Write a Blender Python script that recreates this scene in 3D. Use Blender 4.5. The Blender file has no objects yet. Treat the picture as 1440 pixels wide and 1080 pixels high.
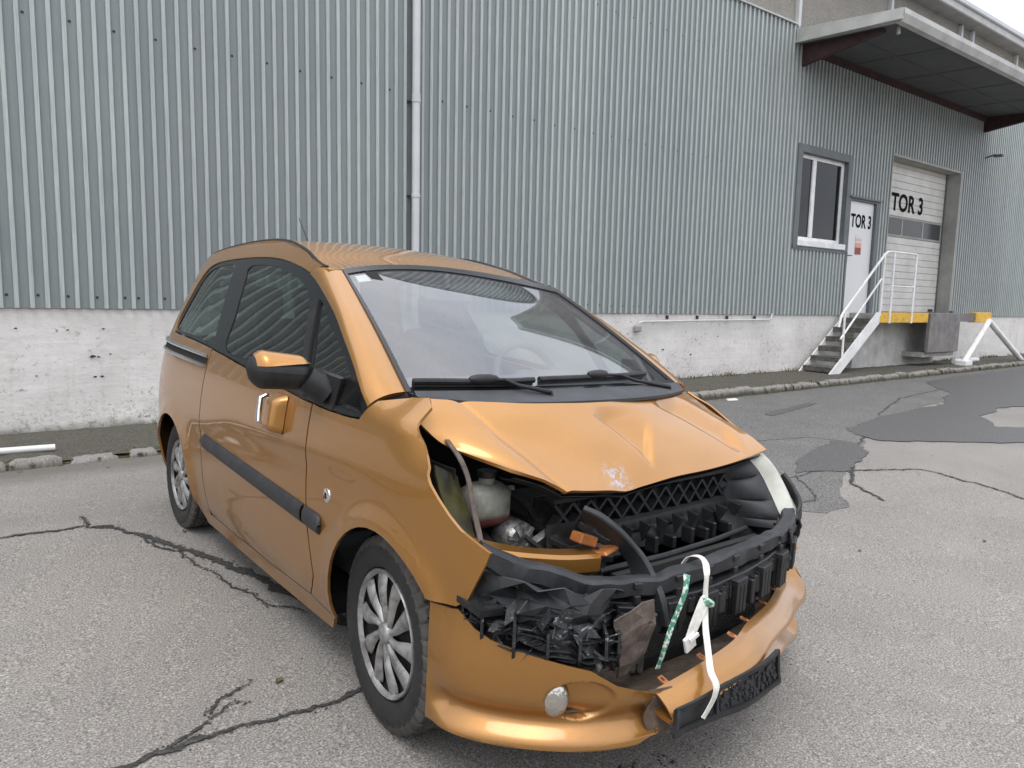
import bpy, math, random
import numpy as np
from mathutils import Matrix, Vector, noise
from mathutils.geometry import delaunay_2d_cdt

R = math.radians
random.seed(7)
scene = bpy.context.scene
COL = scene.collection

# ------------------------------------------------------------------ camera
cam_d = bpy.data.cameras.new('camera'); cam = bpy.data.objects.new('camera', cam_d); COL.objects.link(cam)
scene.camera = cam
YAW, PITCH, ROLL, CAM_H, FPX = .6271, .1175, -.0213, 1.3587, 1000.92
fw = Vector((math.sin(YAW)*math.cos(PITCH), math.cos(YAW)*math.cos(PITCH), -math.sin(PITCH)))
rt = Vector((math.cos(YAW), -math.sin(YAW), 0)); dn = fw.cross(rt)
rt2 = rt*math.cos(ROLL)+dn*math.sin(ROLL); dn2 = -rt*math.sin(ROLL)+dn*math.cos(ROLL)
cm = Matrix((rt2, -dn2, -fw)).transposed().to_4x4(); cm.translation = Vector((0, 0, CAM_H))
cam.matrix_world = cm
cam_d.sensor_fit = 'HORIZONTAL'; cam_d.sensor_width = 36; cam_d.lens = 36*FPX/1440
cam_d.clip_start = .05; cam_d.clip_end = 800

# ------------------------------------------------------------------ world, sun, exposure
SUN_EL, SUN_AZ = 66, 225          # degrees; azimuth the light comes from, clockwise from +Y
world = bpy.data.worlds.new('World'); scene.world = world; world.use_nodes = True
wn, wl = world.node_tree.nodes, world.node_tree.links
wn.clear()
sky = wn.new('ShaderNodeTexSky'); sky.sky_type = 'NISHITA'; sky.sun_disc = False
sky.sun_elevation = R(SUN_EL); sky.sun_rotation = R(SUN_AZ); sky.dust_density = 3; sky.air_density = 1.0
tc = wn.new('ShaderNodeTexCoord')
nz = wn.new('ShaderNodeTexNoise'); nz.inputs['Scale'].default_value = 2.6; nz.inputs['Detail'].default_value = 5
nz.inputs['Roughness'].default_value = .5
mp = wn.new('ShaderNodeMapping'); mp.inputs['Scale'].default_value = (1, 1, 2.2)
wl.new(tc.outputs['Generated'], mp.inputs['Vector']); wl.new(mp.outputs[0], nz.inputs['Vector'])
cr = wn.new('ShaderNodeValToRGB'); e = cr.color_ramp.elements
e[0].position = .30; e[0].color = (6.4, 6.9, 8.0, 1); e[1].position = .72; e[1].color = (10.6, 10.6, 10.8, 1)
wl.new(nz.outputs['Fac'], cr.inputs[0])
sz = wn.new('ShaderNodeSeparateXYZ'); wl.new(tc.outputs['Generated'], sz.inputs[0])
zr = wn.new('ShaderNodeMapRange'); zr.inputs[1].default_value = 0; zr.inputs[2].default_value = 1; zr.inputs[3].default_value = .72; zr.inputs[4].default_value = 1.35
wl.new(sz.outputs[2], zr.inputs[0])          # overcast skies are brighter overhead
gm = wn.new('ShaderNodeMixRGB'); gm.blend_type = 'MULTIPLY'; gm.inputs[0].default_value = 1; wl.new(cr.outputs[0], gm.inputs[1]); wl.new(zr.outputs[0], gm.inputs[2])
mx = wn.new('ShaderNodeMixRGB'); mx.inputs[0].default_value = .9
wl.new(sky.outputs[0], mx.inputs[1]); wl.new(gm.outputs[0], mx.inputs[2])
bg = wn.new('ShaderNodeBackground'); bg.inputs['Strength'].default_value = .10
wo = wn.new('ShaderNodeOutputWorld'); wl.new(mx.outputs[0], bg.inputs[0]); wl.new(bg.outputs[0], wo.inputs[0])
sd = bpy.data.lights.new('sun', 'SUN'); sun = bpy.data.objects.new('sun', sd); COL.objects.link(sun)
sd.energy = .7; sd.angle = R(28); sd.color = (1, .97, .93)
az, el = R(SUN_AZ), R(SUN_EL)
sdir = Vector((math.sin(az)*math.cos(el), math.cos(az)*math.cos(el), math.sin(el)))
sun.rotation_euler = sdir.to_track_quat('Z', 'Y').to_euler()
vs = scene.view_settings; vs.view_transform = 'Standard'; vs.look = 'None'; vs.gamma = 1; vs.exposure = .88
vs.use_curve_mapping = False

# ------------------------------------------------------------------ materials
def rgb(c): return (c[0], c[1], c[2], 1)
class Mat:
    def __init__(s, name, base=(.5, .5, .5), rough=.6, metal=0, coat=0, spec=.5, **kw):
        s.m = bpy.data.materials.new(name); s.m.use_nodes = True
        s.n, s.l = s.m.node_tree.nodes, s.m.node_tree.links
        s.b = s.n['Principled BSDF']; i = s.b.inputs
        i['Base Color'].default_value = rgb(base); i['Roughness'].default_value = rough
        i['Metallic'].default_value = metal; i['Coat Weight'].default_value = coat
        i['Coat Roughness'].default_value = kw.get('coat_rough', .03); i['Specular IOR Level'].default_value = spec
        if 'trans' in kw: i['Transmission Weight'].default_value = kw['trans']
        if 'ior' in kw: i['IOR'].default_value = kw['ior']
        if 'alpha' in kw: i['Alpha'].default_value = kw['alpha']
        s.co = s.n.new('ShaderNodeTexCoord').outputs['Object']; s.cur = None; s.base = base; s.h = None
    def new(s, t, **kw):
        x = s.n.new(t)
        for k, v in kw.items(): setattr(x, k, v)
        return x
    def noise(s, scale, detail=4, rough=.55, vec=None, stretch=None, dist=0):
        x = s.n.new('ShaderNodeTexNoise'); x.inputs['Scale'].default_value = scale; x.inputs['Detail'].default_value = detail
        x.inputs['Roughness'].default_value = rough; x.inputs['Distortion'].default_value = dist
        v = vec or s.co
        if stretch:
            mpn = s.n.new('ShaderNodeMapping'); mpn.inputs['Scale'].default_value = stretch; s.l.new(v, mpn.inputs['Vector']); v = mpn.outputs[0]
        s.l.new(v, x.inputs['Vector']); return x.outputs['Fac']
    def voronoi(s, scale, feature='F1', out='Distance'):
        x = s.n.new('ShaderNodeTexVoronoi'); x.feature = feature; x.inputs['Scale'].default_value = scale
        s.l.new(s.co, x.inputs['Vector']); return x.outputs[out]
    def ramp(s, fac, stops):
        x = s.n.new('ShaderNodeValToRGB'); el = x.color_ramp.elements
        while len(el) < len(stops): el.new(.5)
        for a, (p, c) in zip(el, stops):
            a.position = p; a.color = rgb(c) if isinstance(c, (tuple, list)) else (c, c, c, 1)
        s.l.new(fac, x.inputs[0]); return x.outputs[0]
    def mix(s, fac, col, mode='MIX'):
        x = s.n.new('ShaderNodeMixRGB'); x.blend_type = mode
        if isinstance(fac, (int, float)): x.inputs[0].default_value = fac
        else: s.l.new(fac, x.inputs[0])
        if s.cur is None: x.inputs[1].default_value = rgb(s.base)
        else: s.l.new(s.cur, x.inputs[1])
        if isinstance(col, (tuple, list)): x.inputs[2].default_value = rgb(col)
        else: s.l.new(col, x.inputs[2])
        s.cur = x.outputs[0]; s.l.new(s.cur, s.b.inputs['Base Color']); return s
    def mul(s, a, b):
        x = s.n.new('ShaderNodeMath'); x.operation = 'MULTIPLY'
        for k, v in enumerate((a, b)):
            if isinstance(v, (int, float)): x.inputs[k].default_value = v
            else: s.l.new(v, x.inputs[k])
        return x.outputs[0]
    def axis(s, k, lo, hi, wobble=None, vec=None):
        sp = s.n.new('ShaderNodeSeparateXYZ'); s.l.new(vec or s.co, sp.inputs[0]); v = sp.outputs[k]
        if wobble:
            x = s.n.new('ShaderNodeMath'); x.operation = 'MULTIPLY_ADD'
            s.l.new(s.noise(wobble[0]), x.inputs[0]); x.inputs[1].default_value = wobble[1]; s.l.new(v, x.inputs[2]); v = x.outputs[0]
        x = s.n.new('ShaderNodeMapRange'); x.inputs[1].default_value = lo; x.inputs[2].default_value = hi
        s.l.new(v, x.inputs[0]); return x.outputs[0]
    def rough(s, fac, a, b):
        x = s.n.new('ShaderNodeMapRange'); x.inputs[3].default_value = a; x.inputs[4].default_value = b
        s.l.new(fac, x.inputs[0]); s.l.new(x.outputs[0], s.b.inputs['Roughness']); return s
    def bump(s, fac, strength=.3, dist=.01):
        x = s.n.new('ShaderNodeBump'); x.inputs['Strength'].default_value = strength; x.inputs['Distance'].default_value = dist
        s.l.new(fac, x.inputs['Height'])
        if s.h is not None: s.l.new(s.h, x.inputs['Normal'])
        s.h = x.outputs[0]; s.l.new(s.h, s.b.inputs['Normal']); return s
    def coatbump(s): return s

def simple(name, base, rough=.6, metal=0, var=.15, scale=8, **kw):
    m = Mat(name, base, rough, metal, **kw)
    d = tuple(c*(1-var*1.6) for c in base); u = tuple(min(1, c*(1+var)) for c in base)
    m.mix(1.0, m.ramp(m.noise(scale, 6, .6), [(.3, d), (.7, u)]))
    return m

M = {}
# car paint: copper orange metallic under clear coat, with road dust low down
p = Mat('copper_paint', (.40, .18, .035), .36, .7, .8, coat_rough=.05)
p.mix(1.0, p.ramp(p.noise(900, 1), [(.35, (.345, .158, .031)), (.65, (.45, .214, .049))]))
dust = p.mul(p.axis(2, .75, .12, (3, .25)), p.ramp(p.noise(7, 6, .7), [(.3, .05), (.75, .55)]))
p.mix(dust, (.17, .11, .065)); p.rough(dust, .34, .7)
x = p.n.new('ShaderNodeMapRange'); x.inputs[3].default_value = .03; x.inputs[4].default_value = .32; p.l.new(dust, x.inputs[0]); p.l.new(x.outputs[0], p.b.inputs['Coat Roughness'])
M['paint'] = p.m
p = Mat('sky_lit_copper_paint', (.52, .21, .055), .38, .62, .85, coat_rough=.05)  # same copper paint, made paler to carry sky light on hood and roof
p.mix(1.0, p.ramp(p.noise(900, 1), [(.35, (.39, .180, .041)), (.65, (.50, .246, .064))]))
sp = p.n.new('ShaderNodeVectorMath'); sp.operation = 'DISTANCE'; p.l.new(p.co, sp.inputs[0]); sp.inputs[1].default_value = (.29, -.13, .78)
mr = p.n.new('ShaderNodeMapRange'); mr.inputs[1].default_value = .075; mr.inputs[2].default_value = .02; p.l.new(sp.outputs['Value'], mr.inputs[0])
p.mix(p.mul(mr.outputs[0], p.ramp(p.noise(55, 4, .7, dist=1), [(.50, 0.), (.56, 1.)])), (.42, .44, .52))
M['hood'] = p.m
M['inner_paint'] = simple('inner_copper', (.40, .15, .045), .5, .4, .3, 9).m
m = Mat('glossy_black', (.006, .006, .007), .22); M['gloss_black'] = m.m
m = Mat('black_plastic', (.022, .023, .025), .5); m.mix(1., m.ramp(m.noise(18, 6, .65), [(.35, (.006, .0062, .0065)), (.75, (.022, .0225, .024))])); m.bump(m.noise(220, 2), .15, .002); M['black_plastic'] = m.m
m = Mat('grey_plastic', (.07, .072, .078), .55); m.mix(1., m.ramp(m.noise(14, 7, .7), [(.3, (.013, .0135, .015)), (.6, (.027, .028, .031)), (.8, (.07, .07, .07))])); m.bump(m.noise(90, 4), .2, .003); M['grey_plastic'] = m.m
m = Mat('scraped_plastic', (.05, .05, .055), .45); m.mix(1., m.ramp(m.noise(22, 8, .75, stretch=(1, 1, 2.6), dist=1.2), [(.42, (.009, .0095, .010)), (.57, (.024, .025, .027)), (.62, (.14, .14, .145)), (.68, (.45, .44, .43))])); m.bump(m.noise(45, 6, .7), .6, .008); M['scraped'] = m.m
m = Mat('dusty_plastic', (.09, .075, .06), .85); m.mix(1., m.ramp(m.noise(16, 7, .7), [(.3, (.045, .033, .025)), (.55, (.115, .08, .056)), (.75, (.19, .155, .12))])); m.bump(m.noise(80, 5), .3, .004); M['dusty'] = m.m
m = Mat('rusty_bracket', (.12, .09, .075), .8); m.mix(1., m.ramp(m.noise(25, 7, .7), [(.3, (.05, .042, .038)), (.6, (.14, .105, .085)), (.8, (.24, .19, .16))])); m.bump(m.noise(60, 5), .4, .004); M['rusty'] = m.m
m = Mat('tyre_rubber', (.03, .03, .03), .75); m.mix(1., m.ramp(m.noise(12, 7, .7), [(.3, (.009, .009, .009)), (.75, (.028, .026, .024))])); m.bump(m.noise(150, 4), .2, .002); M['rubber'] = m.m
m = Mat('tread_rubber', (.06, .057, .052), .85); m.mix(1., m.ramp(m.noise(14, 7, .7), [(.3, (.03, .028, .025)), (.75, (.10, .092, .08))])); M['tread'] = m.m
m = Mat('hubcap_silver', (.42, .42, .41), .38, .55); m.mix(1., m.ramp(m.noise(12, 7, .7, dist=.6), [(.34, (.12, .11, .10)), (.52, (.33, .325, .315)), (.72, (.48, .48, .47))])); M['hubcap'] = m.m
m = Mat('chrome', (.75, .75, .76), .12, 1); M['chrome'] = m.m
m = Mat('dark_void', (.006, .006, .006), .9); M['void'] = m.m
m = Mat('bay_dark', (.012, .012, .012), .75); m.mix(1., m.ramp(m.noise(20, 6, .7), [(.4, (.003, .003, .003)), (.75, (.014, .0135, .0125))])); M['bay'] = m.m
m = Mat('cast_alloy', (.38, .38, .37), .4, .8); m.mix(1., m.ramp(m.noise(30, 6, .7), [(.35, (.12, .12, .12)), (.7, (.55, .55, .53))])); m.bump(m.noise(60), .4, .005); M['alloy'] = m.m
m = Mat('tank_plastic', (.24, .24, .20), .5); m.mix(1., m.ramp(m.noise(14, 6, .7), [(.35, (.13, .13, .11)), (.7, (.30, .30, .26))])); m.mix(m.axis(2, .69, .675), (.12, .035, .03)); M['tank'] = m.m
m = Mat('radiator_fins', (.05, .05, .05), .6, .3); M['fins'] = m.m
m = Mat('bay_green', (.05, .045, .015), .4); m.mix(1., m.ramp(m.noise(9, 4), [(.35, (.010, .010, .006)), (.7, (.085, .075, .018))])); M['bay_green'] = m.m
m = Mat('lamp_lens', (.62, .62, .52), .22, coat=.6); m.mix(1., m.ramp(m.noise(9, 5), [(.3, (.46, .46, .38)), (.7, (.70, .70, .62))])); m.b.inputs['Transmission Weight'].default_value = .25; M['lens'] = m.m
m = Mat('fog_reflector', (.55, .53, .48), .2, .9); m.bump(m.noise(40, 2), .5, .01); M['fog'] = m.m
m = Mat('red_lens', (.30, .012, .01), .15, coat=1); M['red'] = m.m

def glass(name, tint, rough=.0, gloss=1.5, film=.01):   # film: dusty pale veil, also painting sky reflection into the pane
    g = bpy.data.materials.new(name); g.use_nodes = True; n, l = g.node_tree.nodes, g.node_tree.links; n.clear()
    o = n.new('ShaderNodeOutputMaterial'); mixs = n.new('ShaderNodeMixShader'); t = n.new('ShaderNodeBsdfTransparent'); t.inputs[0].default_value = rgb(tint)
    gl = n.new('ShaderNodeBsdfGlossy'); gl.inputs['Roughness'].default_value = rough; gl.inputs[0].default_value = (1, 1, 1, 1)
    fr = n.new('ShaderNodeFresnel'); bf = n.new('ShaderNodeNewGeometry'); ma = n.new('ShaderNodeMath'); ma.operation = 'MULTIPLY_ADD'; ma.inputs[1].default_value = 1/gloss-gloss; ma.inputs[2].default_value = gloss
    l.new(bf.outputs['Backfacing'], ma.inputs[0]); l.new(ma.outputs[0], fr.inputs[0])          # same reflectance from both sides of the thin pane
    l.new(fr.outputs[0], mixs.inputs[0]); l.new(t.outputs[0], mixs.inputs[1]); l.new(gl.outputs[0], mixs.inputs[2])
    df = n.new('ShaderNodeBsdfDiffuse'); df.inputs[0].default_value = (.60, .61, .66, 1); m2 = n.new('ShaderNodeMixShader')
    tcn = n.new('ShaderNodeTexCoord'); nn = n.new('ShaderNodeTexNoise'); nn.inputs['Scale'].default_value = 5; nn.inputs['Detail'].default_value = 6; l.new(tcn.outputs['Object'], nn.inputs['Vector'])
    mr_ = n.new('ShaderNodeMapRange'); mr_.inputs[1].default_value = .3; mr_.inputs[2].default_value = .7; mr_.inputs[3].default_value = film*.7; mr_.inputs[4].default_value = film*1.3
    l.new(nn.outputs['Fac'], mr_.inputs[0]); l.new(mr_.outputs[0], m2.inputs[0]); l.new(mixs.outputs[0], m2.inputs[1]); l.new(df.outputs[0], m2.inputs[2]); l.new(m2.outputs[0], o.inputs[0])
    return g
M['windscreen'] = glass('windscreen_glass', (.70, .74, .74), .0, 2.2, .06)
M['side_glass'] = glass('tinted_glass', (.46, .53, .50), .0, 1.42, .010)
M['win_glass'] = glass('window_glass', (.20, .22, .24), .0, 1.42, .01)
M['trim_in'] = simple('cabin_grey', (.10, .10, .105), .8, 0, .2, 6).m
M['seat'] = simple('seat_fabric', (.13, .10, .095), .95, 0, .3, 20).m
M['seat_red'] = simple('seat_fabric_terracotta', (.20, .07, .05), .95, 0, .3, 20).m
M['headliner'] = simple('headliner', (.34, .33, .31), .95, 0, .1, 4).m
M['white_plastic'] = simple('white_plastic', (.72, .72, .70), .5, 0, .08, 5).m
M['strap'] = simple('strap_webbing', (.66, .64, .58), .85, 0, .18, 30).m
m = Mat('green_webbing', (.06, .22, .15), .85); m.mix(m.ramp(m.noise(60, 2, .5, stretch=(1, 1, 1.2)), [(.50, 0.), (.54, 1.)]), (.55, .58, .5)); M['green_strap'] = m.m

# ---- building
m = Mat('corrugated_paint', (.25, .280, .278), .45, .08)
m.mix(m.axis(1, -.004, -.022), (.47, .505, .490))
ob_ = m.n.new('ShaderNodeObjectInfo'); m.mix(1., m.ramp(ob_.outputs['Random'], [(0., (.93, .93, .94)), (1., (1.05, 1.05, 1.03))]), 'MULTIPLY')
m.mix(.55, m.ramp(m.noise(1.2, 5, .6, stretch=(1, 1, .35)), [(.3, (.74, .77, .84)), (.7, (1.0, 1.0, .96))]), 'MULTIPLY')
m.mix(m.mul(m.ramp(m.noise(14, 6, .7, stretch=(6, 1, .25)), [(.4, 0.), (.72, 1.)]), .5), (.17, .18, .178))
m.bump(m.noise(6, 3, .5, stretch=(1, 1, .4)), .12, .02); m.rough(m.noise(3), .38, .6)
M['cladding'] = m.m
m = Mat('painted_concrete', (.66, .64, .61), .85)
m.mix(1., m.ramp(m.noise(1.5, 8, .65), [(.3, (.60, .575, .545)), (.7, (.77, .745, .71))]))
pit = m.ramp(m.noise(16, 8, .74, stretch=(1, 1, 1.3)), [(.565, 0.), (.64, 1.)])
m.mix(m.mul(pit, m.ramp(m.noise(1.4, 4, .6), [(.42, .05), (.62, 1.)])), (.20, .19, .175))
low = m.axis(2, .55, .02, (4, .35))
m.mix(m.mul(low, m.ramp(m.noise(26, 8, .75), [(.5, 0.), (.6, 1.)])), (.20, .185, .16))
m.mix(m.axis(2, .16, .03, (7, .14)), (.13, .125, .085))
m.mix(m.mul(m.ramp(m.noise(9, 5, .6, stretch=(2.5, 1, .12)), [(.55, 0.), (.8, 1.)]), .3), (.42, .39, .36))
m.bump(m.noise(20, 8, .7), .5, .012); m.bump(m.noise(3, 3, .5, stretch=(.3, 1, 3)), .3, .02)
M['plinth'] = m.m
m = Mat('pebble_dash', (.25, .235, .21), .95); m.mix(1., m.ramp(m.noise(60, 6, .8), [(.35, (.17, .157, .137)), (.65, (.46, .43, .385))])); m.mix(.4, m.ramp(m.noise(1.5, 4), [(.3, (.6, .6, .6)), (.7, (1, 1, 1))]), 'MULTIPLY'); m.bump(m.voronoi(90), .6, .01); M['pebble'] = m.m
M['fascia'] = simple('fascia_metal', (.46, .46, .44), .5, .2, .12, 3).m
M['soffit'] = simple('soffit_sheet', (.085, .088, .092), .7, 0, .12, 2).m
M['oxide'] = simple('oxide_steel', (.05, .022, .022), .7, 0, .25, 6).m
M['pipe_grey'] = simple('pipe_pale_grey', (.56, .57, .58), .45, 0, .07, 3).m
M['joint'] = simple('joint_sheet', (.155, .17, .172), .5, .1, .1, 2).m
M['white_paint'] = simple('white_metal_paint', (.80, .80, .79), .45, 0, .1, 5).m
m = Mat('white_door', (.74, .74, .74), .4); m.mix(m.mul(m.axis(2, 2.2, 1.3, (2, .6)), .25), (.45, .43, .4)); M['door'] = m.m
m = Mat('gate_panel', (.6, .58, .54), .5); m.mix(1., m.ramp(m.noise(2.5, 6, .6), [(.3, (.55, .535, .50)), (.7, (.70, .685, .645))])); M['gate'] = m.m
M['reveal'] = simple('reveal_sheet', (.33, .325, .30), .6, 0, .12, 3).m
M['reveal_dark'] = simple('trim_grey_green', (.12, .135, .14), .5, .1, .12, 3).m
M['ink'] = Mat('black_lettering', (.006, .006, .006), .9, spec=.15).m
M['screw'] = Mat('screw_head', (.03, .03, .03), .5).m
m = Mat('safety_yellow', (.72, .42, .03), .55); m.mix(m.ramp(m.noise(9, 6, .7), [(.52, 0.), (.72, 1.)]), (.20, .16, .08)); M['yellow'] = m.m
M['tread_steel'] = simple('tread_steel', (.13, .125, .11), .8, .2, .3, 10).m
M['dock_steel'] = simple('dock_steel', (.21, .195, .19), .65, .2, .2, 5).m
M['concrete'] = simple('bare_concrete', (.36, .35, .33), .9, 0, .2, 6).m
M['poster_a'] = Mat('poster_pink', (.70, .52, .46), .6).m; M['poster_b'] = Mat('poster_red', (.30, .07, .06), .6).m
M['poster_c'] = Mat('poster_orange', (.75, .38, .25), .6).m; M['poster_w'] = Mat('poster_white', (.75, .73, .7), .6).m
# ---- ground
m = Mat('asphalt', (.2, .19, .18), .85)
m.mix(1., m.ramp(m.noise(150, 3, .8), [(.36, (.075, .069, .062)), (.46, (.215, .200, .182)), (.56, (.295, .276, .253)), (.66, (.60, .565, .52))]))
m.mix(.8, m.ramp(m.noise(.9, 7, .6), [(.3, (.80, .80, .80)), (.7, (1.06, 1.05, 1.03))]), 'MULTIPLY')
m.mix(m.mul(m.ramp(m.noise(300, 2, .8), [(.60, 0.), (.66, 1.)]), .7), (.03, .03, .028))
m.mix(m.mul(m.ramp(m.noise(.55, 6, .7, dist=.8), [(.50, 0.), (.68, 1.)]), .28), (.12, .112, .105))
m.mix(m.mul(m.axis(1, 5.85, 6.25, (3, .5)), .6), (.085, .076, .062))
m.bump(m.noise(190, 3, .7), .4, .003); m.rough(m.noise(40), .75, .95)
M['asphalt'] = m.m
m = Mat('old_asphalt', (.1, .098, .095), .8); m.mix(1., m.ramp(m.noise(85, 3, .75), [(.36, (.05, .048, .045)), (.5, (.135, .129, .121)), (.68, (.30, .288, .272))]))
m.mix(.8, m.ramp(m.noise(1.6, 6, .6), [(.3, (.75, .75, .76)), (.7, (1.05, 1.05, 1.04))]), 'MULTIPLY'); m.bump(m.noise(130, 3, .7), .4, .004); M['asphalt_worn'] = m.m
m = Mat('damp_asphalt', (.06, .06, .06), .55); m.mix(1., m.ramp(m.noise(85, 3, .75), [(.34, (.045, .044, .044)), (.5, (.088, .085, .083)), (.70, (.17, .165, .16))])); m.bump(m.noise(130, 3, .7), .35, .004); M['damp'] = m.m
m = Mat('crack_fill', (.035, .034, .032), .8); m.mix(1., m.ramp(m.noise(60, 4, .7), [(.35, (.016, .015, .014)), (.62, (.06, .056, .052)), (.75, (.15, .14, .13))])); m.bump(m.noise(80, 4), .6, .008); M['crack'] = m.m
m = Mat('verge_dirt', (.12, .11, .095), .95); m.mix(1., m.ramp(m.noise(40, 8, .75), [(.32, (.030, .027, .021)), (.5, (.075, .067, .055)), (.7, (.19, .175, .15))]))
m.mix(m.mul(m.ramp(m.noise(3.5, 6, .65), [(.48, 0.), (.62, 1.)]), .6), (.075, .078, .035)); m.bump(m.noise(60, 6, .7), .7, .012); M['dirt'] = m.m
m = Mat('kerb_granite', (.30, .28, .26), .9); m.mix(1., m.ramp(m.noise(30, 7, .75), [(.3, (.13, .12, .105)), (.55, (.27, .25, .23)), (.75, (.42, .395, .36))])); m.mix(m.mul(m.axis(2, .105, .045, (12, .05)), .9), (.055, .05, .028)); m.bump(m.noise(25, 6, .7), .6, .012); M['kerb'] = m.m
m = Mat('moss', (.06, .065, .025), .95); m.mix(1., m.ramp(m.noise(50, 5, .7), [(.3, (.035, .035, .016)), (.7, (.12, .115, .05))])); m.bump(m.noise(90, 5), .8, .01); M['moss'] = m.m
m = Mat('dry_leaf', (.14, .12, .06), .9); m.mix(1., m.ramp(m.noise(11, 2), [(.35, (.06, .075, .03)), (.65, (.21, .165, .10))])); M['leaf'] = m.m
M['far_building'] = simple('far_building_wall', (.22, .215, .20), .8, 0, .12, .4).m

# ------------------------------------------------------------------ mesh helpers
class MB:
    def __init__(s): s.v, s.f, s.mi = [], [], []
    def add(s, verts, faces, mi=0):
        o = len(s.v); s.v += [tuple(x) for x in verts]; s.f += [tuple(i+o for i in f) for f in faces]; s.mi += [mi]*len(faces); return s
    def box(s, a, b, mi=0, bev=0):
        x0, y0, z0 = [min(p, q) for p, q in zip(a, b)]; x1, y1, z1 = [max(p, q) for p, q in zip(a, b)]
        return s.obox(((x0+x1)/2, (y0+y1)/2, (z0+z1)/2), ((x1-x0)/2, 0, 0), (0, (y1-y0)/2, 0), (0, 0, (z1-z0)/2), mi, bev)
    def obox(s, c, ax, ay, az, mi=0, bev=0):
        c, ax, ay, az = Vector(c), Vector(ax), Vector(ay), Vector(az)
        if bev:
            lx, ly, lz = ax.length, ay.length, az.length; b = min(bev, lx*.45, ly*.45, lz*.45)
            V = []
            for sz in (-1, 1):
                for inner in ((1, 0), (0, 1)) if sz < 0 else ((0, 1), (1, 0)):
                    zz = sz*(1-(0 if inner[0] else b/lz))
                    ins = b if inner[0] else 0
                    for px, py in ((-1, -1), (1, -1), (1, 1), (-1, 1)):
                        fx, fy = 1-ins/lx, 1-ins/ly
                        for q in ((px*fx, py*(fy-b/ly)), (px*(fx-b/lx), py*fy)) if px*py > 0 else ((px*(fx-b/lx), py*fy), (px*fx, py*(fy-b/ly))):
                            V.append(c+ax*q[0]+ay*q[1]+az*zz)
            n = 8; F = [tuple(reversed(range(8)))]
            for r in range(3):
                for k in range(n): F.append((r*n+k, r*n+(k+1) % n, (r+1)*n+(k+1) % n, (r+1)*n+k))
            F.append(tuple(range(24, 32)))
            return s.add(V, F, mi)
        V = [c+ax*i+ay*j+az*k for k in (-1, 1) for j in (-1, 1) for i in (-1, 1)]
        return s.add(V, [(0, 2, 3, 1), (4, 5, 7, 6), (0, 1, 5, 4), (2, 6, 7, 3), (0, 4, 6, 2), (1, 3, 7, 5)], mi)
    def bar(s, p, q, w, h, up=(0, 0, 1), mi=0, bev=0):
        p, q = Vector(p), Vector(q); d = q-p; u = Vector(up); sd_ = d.cross(u).normalized(); uu = sd_.cross(d).normalized()
        return s.obox((p+q)/2, d/2, sd_*w/2, uu*h/2, mi, bev)
    def tube(s, pts, r, seg=10, mi=0, cap=True, closed=False):
        pts = [Vector(p) for p in pts]; n = len(pts); rs = r if isinstance(r, (list, tuple)) else [r]*n
        V, F = [], []; prev = None
        for i, p in enumerate(pts):
            if closed: t = (pts[(i+1) % n]-pts[i-1]).normalized()
            else: t = (pts[min(i+1, n-1)]-pts[max(i-1, 0)]).normalized()
            a = prev if prev else (Vector((0, 0, 1)) if abs(t.z) < .9 else Vector((1, 0, 0)))
            u = (a-t*a.dot(t)).normalized(); w = t.cross(u); prev = u
            for k in range(seg):
                an = 2*math.pi*k/seg; V.append(p+(u*math.cos(an)+w*math.sin(an))*rs[i])
        m_ = n if closed else n-1
        for i in range(m_):
            for k in range(seg):
                a, b = i*seg, ((i+1) % n)*seg; F.append((a+k, a+(k+1) % seg, b+(k+1) % seg, b+k))
        if cap and not closed: F.append(tuple(reversed(range(seg)))); F.append(tuple((n-1)*seg+k for k in range(seg)))
        return s.add(V, F, mi)
    def prism(s, poly, d, mi=0):
        """poly: list of 3D points (planar), d: extrusion vector"""
        d = Vector(d); P = [Vector(p) for p in poly]; n = len(P)
        return s.add(P+[p+d for p in P], [tuple(range(n)), tuple(reversed(range(n, 2*n)))]+[(i, n+i, n+(i+1) % n, (i+1) % n) for i in range(n)], mi)
    def grid(s, fn, nu, nv, mi=0, thick=0, flip=False):
        P = [[Vector(fn(i/nu, j/nv)) for j in range(nv+1)] for i in range(nu+1)]
        V = [p for r in P for p in r]; W = nv+1
        F = [(i*W+j, i*W+j+1, (i+1)*W+j+1, (i+1)*W+j) for i in range(nu) for j in range(nv)]
        if flip: F = [tuple(reversed(f)) for f in F]
        if thick:
            N = [Vector((0, 0, 0)) for _ in V]
            for f in F:
                nn = (V[f[2]]-V[f[0]]).cross(V[f[3]]-V[f[1]])
                for k in f: N[k] += nn
            off = len(V); V2 = [v-(n.normalized() if n.length > 1e-12 else Vector((0, 0, 1)))*thick for v, n in zip(V, N)]
            rim = [i*W for i in range(nu+1)]+[nu*W+j for j in range(1, nv+1)]+[i*W+nv for i in range(nu-1, -1, -1)]+[j for j in range(nv-1, 0, -1)]
            if flip: rim = rim[::-1]
            F2 = [tuple(reversed([k+off for k in f])) for f in F]
            F3 = [(rim[k], rim[(k+1) % len(rim)], rim[(k+1) % len(rim)]+off, rim[k]+off) for k in range(len(rim))]
            F3 = [tuple(reversed(f)) for f in F3]
            return s.add(V+V2, F+F2+F3, mi)
        return s.add(V, F, mi)
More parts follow.
